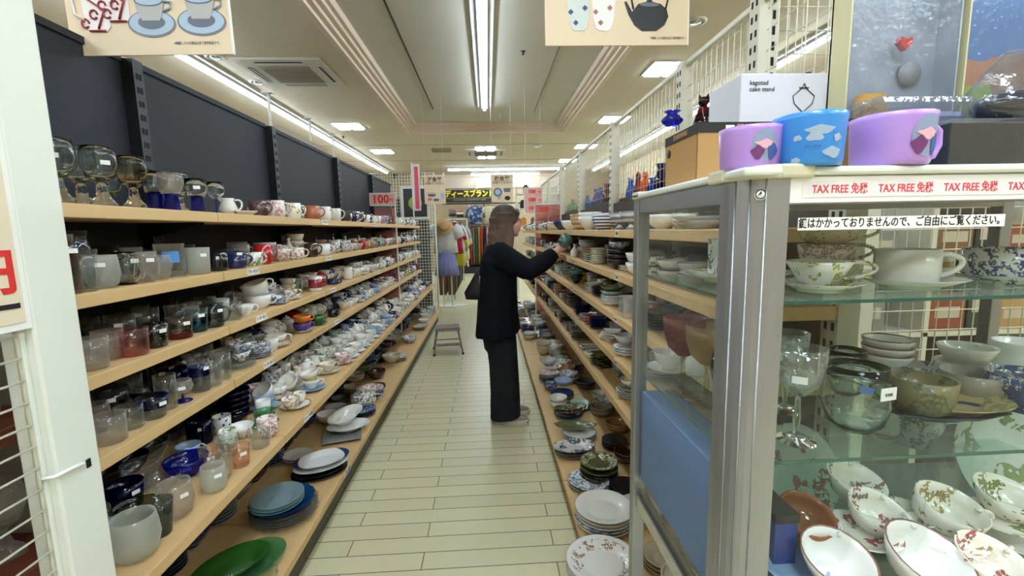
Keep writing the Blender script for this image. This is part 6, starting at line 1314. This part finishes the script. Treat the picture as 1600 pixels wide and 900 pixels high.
# dim shelving at the right of the back wall
t = empty('rear_shelf', (.60, 9.2, 0), label='white shelf with small dark goods beyond the far sign', cat='shelf')
for z in (1.5, 1.85, 2.15): MB().box(0, 0, z - .02, .9, .3, z).build('shelf_board', M_WHITEMETAL, t)
for x in (0, .88): MB().box(x, 0, 0, x + .02, .3, 2.3).build('side_panel', M_WHITEMETAL, t)
for i, (x, z, n, c_) in enumerate([(.08, 1.85, 'black', (30, 30, 34)), (.22, 1.85, 'grey', (150, 150, 150)), (.1, 1.5, 'orange', (216, 140, 50)), (.3, 1.5, 'brown', (120, 84, 50)), (.15, 2.15, 'black', (30, 30, 34))]):
    tag(MB().box(0, .05, 0, .1, .2, .14).box(.02, .06, .14, .08, .18, .17).build('small_carton', plain('goods_' + n, c_, .6), None, (.60 + x, 9.2, z)), '%s carton on the %s board of the rear shelf' % (n, {1.5: 'lowest', 1.85: 'middle', 2.15: 'top'}[z]), 'carton')

# ---------------------------------------------------------------- step stool
t = empty('step_stool', (-.505, 5.22, 0), (0, 0, .12), label='small folding step stool with slatted grey-brown top in the aisle', cat='stool')
M_ST = plain('stool_pad', (134, 118, 116), .6); M_SL = plain('stool_frame', (150, 146, 142), .4, metal=.4)
for i in range(2): MB().box(-.14, -.12 + i * .12, .29, .14, -.015 + i * .12, .312).build('top_slat', M_ST, t, bevel=.005)
MB().box(-.145, -.125, .275, .145, .115, .29).build('seat_frame', M_SL, t)
for sx_ in (-1, 1):
    for sy_ in (-1, 1): l_ = MB().tube([(sx_ * .12, sy_ * .07, .28), (sx_ * .165, sy_ * .16, .01)], .010, 8).build('leg', M_SL, t); MB().tube([(sx_ * .163, sy_ * .158, .02), (sx_ * .167, sy_ * .162, 0)], .014, 8).build('rubber_foot', M_BLACKMETAL, l_)
MB().tube([(-.14, -.12, .12), (.14, -.12, .12)], .007, 6).tube([(-.14, .12, .12), (.14, .12, .12)], .007, 6).build('stretcher', M_SL, t); MB().box(-.13, -.17, .11, .13, -.09, .125).build('lower_step', M_ST, t, bevel=.004)
tag(MB().loft([(0, 0, 0, .16, .09), (.01, 0, .008, .12, .06), (0, 0, .012, .04, .02)], 20, wob=lambda t_, u: 1 + .2 * math.sin(3 * t_)).build('paper_scrap', M_WHITE, None, (at(716, 477, z=0).x, at(716, 477, z=0).y, 0)), 'white paper scrap on the floor beside the clothes stand', 'paper')

# ---------------------------------------------------------------- shopper
PX, PY = .06, 3.25
per = empty('person', (0, 0, 0), label='person with long brown hair in a navy coat reaching towards the right rack', cat='person')
SKIN = plain('skin', (206, 160, 138), .5); HAIR = NT('brown_hair')
v = HAIR.coord(scale=(60, 60, 2)); nz = HAIR.new('ShaderNodeTexNoise'); nz.inputs['Scale'].default_value = 2; HAIR.link(v, nz.inputs[0])
z_ = HAIR.sep(HAIR.coord())[2]; k_ = HAIR.math('MULTIPLY', HAIR.math('SUBTRACT', 1.56, z_), 2.6)
kk = HAIR.new('ShaderNodeClamp'); HAIR.link(k_, kk.inputs[0])
HAIR.link(HAIR.mix(nz.outputs[0], HAIR.mix(kk.outputs[0], lin((44, 32, 28)), lin((104, 76, 56))), HAIR.mix(kk.outputs[0], lin((62, 46, 38)), lin((140, 108, 82)))), HAIR.b.inputs['Base Color']); HAIR.b.inputs['Roughness'].default_value = .6; M_HAIR = HAIR.m
M_COAT = plain('navy_coat', (9, 13, 22), .9, spec=.2, bump=.3, bscale=260); M_TR = plain('charcoal_trousers', (32, 34, 39), .9, spec=.2, bump=.2, bscale=300)
b = MB()
hx, hz = .150, 1.478
b.ball((hx - .015, PY, hz + .028), .092, .072, .088, 24, 18)            # skull
b.ball((hx + .025, PY, hz - .035), .058, .052, .074, 20, 14)            # face
b.ball((hx + .052, PY, hz - .088), .022, .024, .017, 14, 10)            # chin
b.tube([(hx + .068, PY, hz + .008), (hx + .094, PY, hz - .026)], [.007, .0125], 10); b.ball((hx + .088, PY, hz - .030), .010, .012, .008, 10, 8)   # nose
b.ball((hx + .077, PY, hz - .053), .010, .019, .0055, 12, 8); b.ball((hx + .075, PY, hz - .063), .009, .017, .006, 12, 8)   # lips
b.ball((hx + .066, PY, hz + .018), .016, .048, .010, 14, 8)             # brow
for s in (-1, 1): b.ball((hx + .05, PY + s * .034, hz - .028), .022, .02, .02, 12, 8); b.ball((hx - .018, PY + s * .074, hz - .008), .016, .008, .030, 12, 8)
b.tube([(hx - .02, PY, hz - .04), (hx - .035, PY, hz - .14), (hx - .055, PY, hz - .2)], [.05, .048, .062], 16)
# torso, legs, arms (mostly under clothes)
b.loft([(PX, PY, .74, .10, .16), (PX, PY, .95, .085, .13), (PX + .02, PY, 1.15, .10, .15), (PX + .03, PY, 1.26, .085, .17), (PX + .04, PY, 1.32, .05, .08)], 20)
for s in (-1, 1): b.tube([(PX, PY + s * .085, .80), (PX + .01, PY + s * .09, .45), (PX, PY + s * .09, .08)], [.085, .058, .038], 14)
def hand(b, W, D, U, s, curl=.9, sc=1.0):
    """W wrist, D direction of the palm, U back of the hand; five fingers bent about the held cup"""
    W, D, U = Vector(W), Vector(D).normalized(), Vector(U).normalized(); S = D.cross(U).normalized() * s
    pal = W + D * .045
    b.tube([W - D * .02, W + D * .02, W + D * .055, W + D * .085], [.022, .026, .030, .026], 12, flat=.75)
    for i, (off, ln_) in enumerate(((-.027, .058), (-.009, .066), (.009, .062), (.025, .05))):
        p = W + D * .080 + S * off; d = D.copy(); pts = [p - D * .02]; ang = 0
        for sg_ in (.42, .33, .25):
            ang += curl * (.5 + .1 * i); d = (D * math.cos(ang) - U * math.sin(ang)).normalized(); p = p + d * ln_ * sg_ * 1.05; pts.append(p)
        b.tube([W + D * .065 + S * off] + pts, [.0095, .0095, .009, .008, .0065], 8)
        b.ball(pts[-1], .0066, n=8, m=6)
    p = W + D * .03 - S * .024
    b.tube([p, p - S * .022 + D * .022 - U * .012, p - S * .018 + D * .046 - U * .030, p - S * .004 + D * .062 - U * .040], [.012, .0115, .0095, .008], 8)
sho = Vector((.10, PY - .165, 1.27)); elb = Vector((.285, PY - .19, 1.165)); wri = Vector((.475, PY - .12, 1.262))
b.tube([Vector((.07, PY - .10, 1.27)), sho, (sho + elb) / 2, elb, (elb + wri) / 2, wri, wri + (wri - elb).normalized() * .02], [.05, .052, .045, .040, .034, .025, .024], 14)
hand(b, wri, (.75, .18, .55), (-.35, -.75, .55), 1)
sh2 = Vector((.10, PY + .165, 1.27)); el2 = Vector((.28, PY + .20, 1.13)); wr2 = Vector((.46, PY + .05, 1.19))
b.tube([Vector((.07, PY + .10, 1.27)), sh2, (sh2 + el2) / 2, el2, wr2, wr2 + Vector((.02, -.01, .008))], [.05, .052, .045, .038, .026, .024], 14)
hand(b, wr2, (.8, -.3, .35), (-.2, .75, .6), -1)
body = remeshed('body', b, SKIN, per, .0045, 3)
for s in (-1, 1):
    e = MB().ball((0, 0, 0), .0115, .0115, .0115, 14, 10).build('eye', plain('eye_white', (228, 224, 220), .2), per, (hx + .058, PY + s * .029, hz + .003)); MB().ball((.0075, 0, 0), .0055, .006, .006, 12, 8).build('iris', plain('iris_dark', (40, 26, 20), .15), e)
    MB().tube([(hx + .074, PY + s * .014, hz + .021), (hx + .076, PY + s * .03, hz + .025), (hx + .064, PY + s * .046, hz + .021)], .003, 6).build('eyebrow', M_HAIR, per)
MB().ball((hx + .0845, PY, hz - .058), .004, .016, .005, 12, 8).build('lips', plain('lips', (176, 96, 92), .45), per)
gm = MB()
for s in (-1, 1):
    gm.tube([(hx + .090 - .012 * abs(math.sin(a_)) * 0 - (.010 if math.cos(a_) * s > .3 else 0), PY + s * .031 + .021 * math.cos(a_), hz + .003 + .016 * math.sin(a_)) for a_ in [2 * PI * i / 20 for i in range(20)]], .0014, 6, closed=True)
    gm.tube([(hx + .080, PY + s * .052, hz + .008), (hx + .03, PY + s * .077, hz + .006), (hx - .02, PY + s * .080, hz + .0)], .0013, 6)
gm.tube([(hx + .09, PY - .01, hz + .006), (hx + .094, PY, hz + .009), (hx + .09, PY + .01, hz + .006)], .0013, 6)
gm.build('glasses', plain('glasses_frame', (120, 100, 80), .3, metal=.6), per)
# hair: cap and long fall down the back, with locks
h_ = MB()
h_.ball((hx - .028, PY, hz + .030), .104, .089, .097, 28, 20)
h_.loft([(hx - .075, PY, hz + .03, .065, .085), (hx - .078, PY, hz - .06, .062, .092), (hx - .082, PY, hz - .15, .062, .098), (hx - .088, PY, hz - .23, .055, .096), (hx - .095, PY, hz - .29, .036, .084)], 28)
for s in (-1, 1):
    h_.loft([(hx - .03, PY + s * .066, hz + .04, .058, .026), (hx - .014, PY + s * .078, hz - .03, .046, .018), (hx - .006, PY + s * .083, hz - .10, .044, .018), (hx - .012, PY + s * .086, hz - .17, .042, .02), (hx - .03, PY + s * .084, hz - .23, .03, .018)], 18)
h_.loft([(hx + .02, PY, hz + .085, .055, .066), (hx + .04, PY, hz + .062, .045, .064), (hx + .052, PY, hz + .040, .026, .056), (hx + .056, PY, hz + .03, .014, .046)], 24)   # fringe
r2 = random.Random(3)
for i in range(90):
    a_ = r2.uniform(.38, 2 * PI - .38); s0 = .9
    x0, y0 = hx - .03 + .09 * math.cos(a_) * .9, PY + .084 * math.sin(a_)
    ln2 = .29 if math.cos(a_) < .2 else .22
    pts = []
    for u in range(7):
        f_ = u / 6; wv = .006 * math.sin(5 * f_ * 3 + i)
        pts.append((x0 - .04 * f_ + (.0 if math.cos(a_) > 0 else -.01 * math.sin(f_ * 3)) + wv, y0 * 1.0 + (y0 - PY) * .14 * math.sin(f_ * 2.4) + wv * .6, hz + .06 - ln2 * f_ - .02 * f_ * r2.random()))
    h_.tube(pts, [.011, .012, .0115, .0105, .009, .007, .004], 6)
hr = remeshed('hair', h_, M_HAIR, per, .0045, 1)
# coat
fold = lambda t_, u: 1 + (.035 * math.sin(6 * t_ + .6) + .02 * math.sin(11 * t_)) * (1 - u)
c_ = MB()
c_.loft([(.055, PY, .665, .165, .235, .02), (.055, PY, .80, .150, .225, .015), (.060, PY, .95, .142, .210, .0), (.066, PY, 1.10, .138, .20), (.070, PY, 1.20, .130, .195), (.075, PY, 1.27, .112, .175), (.085, PY, 1.315, .088, .12), (.092, PY, 1.35, .066, .075)], 40, wob=fold)
c_.loft([(.092, PY, 1.325, .068, .075), (.100, PY, 1.36, .060, .064)], 24)
for A, B_, Cc in ((sho, elb, wri), (sh2, el2, wr2)):
    A2 = A + Vector((-.03, 0, -.015)); k = (Cc - B_).normalized()
    c_.tube([A2 + Vector((-.02, 0, 0)), A2, (A2 + B_) / 2 + Vector((0, 0, -.02)), B_ + Vector((0, 0, -.02)), (B_ + Cc) / 2 + Vector((0, 0, -.018)), Cc - k * .045 + Vector((0, 0, -.008)), Cc - k * .015], [.085, .092, .086, .076, .066, .054, .044], 18)
coat = remeshed('coat', c_, M_COAT, per, .008, 5)
# trousers
c_ = MB()
c_.loft([(.07, PY, .55, .118, .165), (.06, PY, .72, .13, .17), (.06, PY, .86, .11, .15)], 28)
for s in (-1, 1): c_.loft([(.095, PY + s * .088, .045, .112, .086, .01), (.098, PY + s * .088, .20, .108, .082), (.09, PY + s * .088, .45, .106, .082), (.075, PY + s * .082, .66, .112, .086)], 28, wob=lambda t_, u: 1 + .02 * math.sin(5 * t_))
remeshed('trousers', c_, M_TR, per, .007, 4)
# shoes
M_SHOE = plain('shoe_grey', (156, 148, 138), .8); M_SOLE = plain('sole_white', (206, 202, 194), .6)
for s in (-1, 1):
    ox, oy = (.142, PY - .088) if s < 0 else (.165, PY + .09)
    shp = lambda sc_, z: [(ox + sc_ * x_, oy + sc_ * y_, z) for x_, y_ in ((-.125, 0), (-.115, .028), (-.07, .035), (0, .036), (.06, .045), (.105, .036), (.128, 0), (.105, -.038), (.06, -.045), (0, -.036), (-.07, -.035), (-.115, -.028))]
    so = MB(); A_ = shp(1, 0) + shp(1.03, .03); so.add(A_, [tuple(range(12))[::-1], tuple(range(12, 24))] + [(i, (i + 1) % 12, (i + 1) % 12 + 12, i + 12) for i in range(12)])
    sh_ = empty('shoe', (0, 0, 0)); sh_.parent = per
    so.build('sole', M_SOLE, sh_, bevel=.006)
    u_ = MB().loft([(ox, oy, .028, .124, .040), (ox - .004, oy, .045, .118, .040), (ox - .03, oy, .062, .092, .037), (ox - .05, oy, .085, .062, .034), (ox - .065, oy, .10, .045, .031)], 28); u_.build('upper', M_SHOE, sh_)
    la = MB()
    for j in range(3): la.tube([(ox + .055 - j * .025, oy - .026, .056 + j * .012), (ox + .052 - j * .025, oy, .066 + j * .012), (ox + .055 - j * .025, oy + .026, .056 + j * .012)], .003, 6)
    la.build('laces', M_SOLE, sh_)
# bag on the far shoulder hanging behind, cup in the hand
t = empty('shoulder_bag', (-.055, PY - .02, .93), (0, 0, .0), label='black slouchy shoulder bag hanging behind the shopper', cat='bag')
c_ = MB().loft([(-.03, 0, 0, .085, .06), (-.025, 0, .05, .10, .07), (0.0, 0, .14, .07, .055), (.02, 0, .22, .045, .035)], 24, wob=lambda t_, u: 1 + .05 * math.sin(4 * t_))
c_.build('bag_body', plain('bag_black', (12, 13, 18), .6), t); MB().tube([(.02, 0, .2), (.03, -.05, .30), (.04, -.09, .40)], .009, 8).build('strap', plain('bag_black', (0, 0, 0)), t); MB().box(-.012, -.058, .10, -.006, -.052, .17).build('zip', M_CHROME, t)
cupc = wri + Vector((.055, -.022, .072))
t = empty('held_cup', cupc, (0, .9, .35), label='dark teal glazed cup held in the shopper\'s hand', cat='cup'); MB().lathe(wall_prof([(.026, -.035), (.036, -.03), (.041, 0), (.043, .042)], .004, -.03), 28).build('body', C('held_teal', (70, 104, 100), (56, 84, 84), 'patch', 26, thr=.5), t)
# ---------------------------------------------------------------- glasses on the red-brown shelf behind the left mesh
for k, (z, lst) in enumerate([(1.083, [(.62, .0, 'tumbler'), (.74, .02, 'wine glass'), (.86, -.02, 'tumbler'), (.80, -.16, 'wine glass'), (.66, -.15, 'tumbler')]), (.80, [(.60, 0, 'goblet'), (.73, .02, 'wine glass'), (.86, -.01, 'goblet'), (.78, -.15, 'tumbler'), (.64, -.14, 'tumbler')]), (.50, [(.58, 0, 'tumbler'), (.72, .0, 'goblet'), (.85, -.0, 'tumbler'), (.76, -.14, 'goblet')])]):
    for j, (y, dx, kd) in enumerate(lst):
        ware(kd, -.96 + dx, y, z + .0005, .15 + .01 * (j % 2), .045, G_CLEAR if j % 2 else G_FROST2, ['etched', 'clear'][j % 2] + ' tall', 'the %s red-brown shelf behind the left mesh' % ['top', 'middle', 'low'][k])

# ---------------------------------------------------------------- labels for all the wares
ORDN = ['first', 'second', 'third', 'fourth', 'fifth', 'sixth', 'seventh', 'eighth', 'ninth', 'tenth', 'eleventh', 'twelfth', 'thirteenth', 'fourteenth', 'fifteenth', 'sixteenth', 'seventeenth', 'eighteenth', 'nineteenth', 'twentieth']
def ordw(i):
    if i < 20: return ORDN[i]
    t_, u_ = divmod(i + 1, 10); tens = {2: 'twenty', 3: 'thirty', 4: 'forty', 5: 'fifty', 6: 'sixty', 7: 'seventy', 8: 'eighty', 9: 'ninety'}
    return (tens[t_] + '-' + ORDN[u_ - 1]) if u_ else tens[t_][:-1] + 'ieth'
KN = {'wine glass': 'stemmed glass', 'base tumbler': 'footed tumbler', 'square vase': 'square vase', 'cat figure': 'glass figure', 'vase': 'vase', 'goblet': 'goblet', 'bottle': 'bottle'}
def said(it):
    kn = KN.get(it['kind'], it['kind']); lk = it['look'].strip().rstrip(',')
    if kn in ('plate', 'oval platter') and ('plate' in lk.split() or 'platter' in lk.split()): kn = ''
    if kn in ('round tumbler',) and 'stemless' in lk: kn = 'glass'
    return ' '.join((lk + ' ' + kn).split())
groups = {}
for it in ITEMS: groups.setdefault((said(it), it['place']), []).append(it)
for (sd_, pl), its in groups.items():
    # stacks: same foot point
    feet = {}
    for it in its: feet.setdefault((round(it['x'], 2), round(it['y'], 2)), []).append(it)
    cols = sorted(feet.values(), key=lambda c_: c_[0]['y'])
    for ci, col in enumerate(cols):
        col.sort(key=lambda i_: i_['z'])
        for li, it in enumerate(col):
            s_ = sd_
            if len(cols) > 1: s_ += ', ' + ('nearest' if ci == 0 else ordw(ci) + ' nearest') + ' such'
            if len(col) > 1: s_ += (' stack' if len(cols) > 1 else ', stacked') + ', ' + ('lowest' if li == 0 else 'topmost' if li == len(col) - 1 else ordw(li) + ' up')
            s_ += ', ' + ('on ' if not pl.startswith('on') else '') + pl
            kk_ = it['kind']
            it['o']['label'] = s_[0].lower() + s_[1:]
            it['o']['category'] = it['cat'] or CATS.get(kk_, kk_)
            if len(its) > 1: it['o']['group'] = 'wares on ' + pl
lw = [len(it['o']['label'].split()) for it in ITEMS]
print('ITEMS', len(ITEMS), 'longest label', max(lw), [it['o']['label'] for it in ITEMS if len(it['o']['label'].split()) > 16][:5])
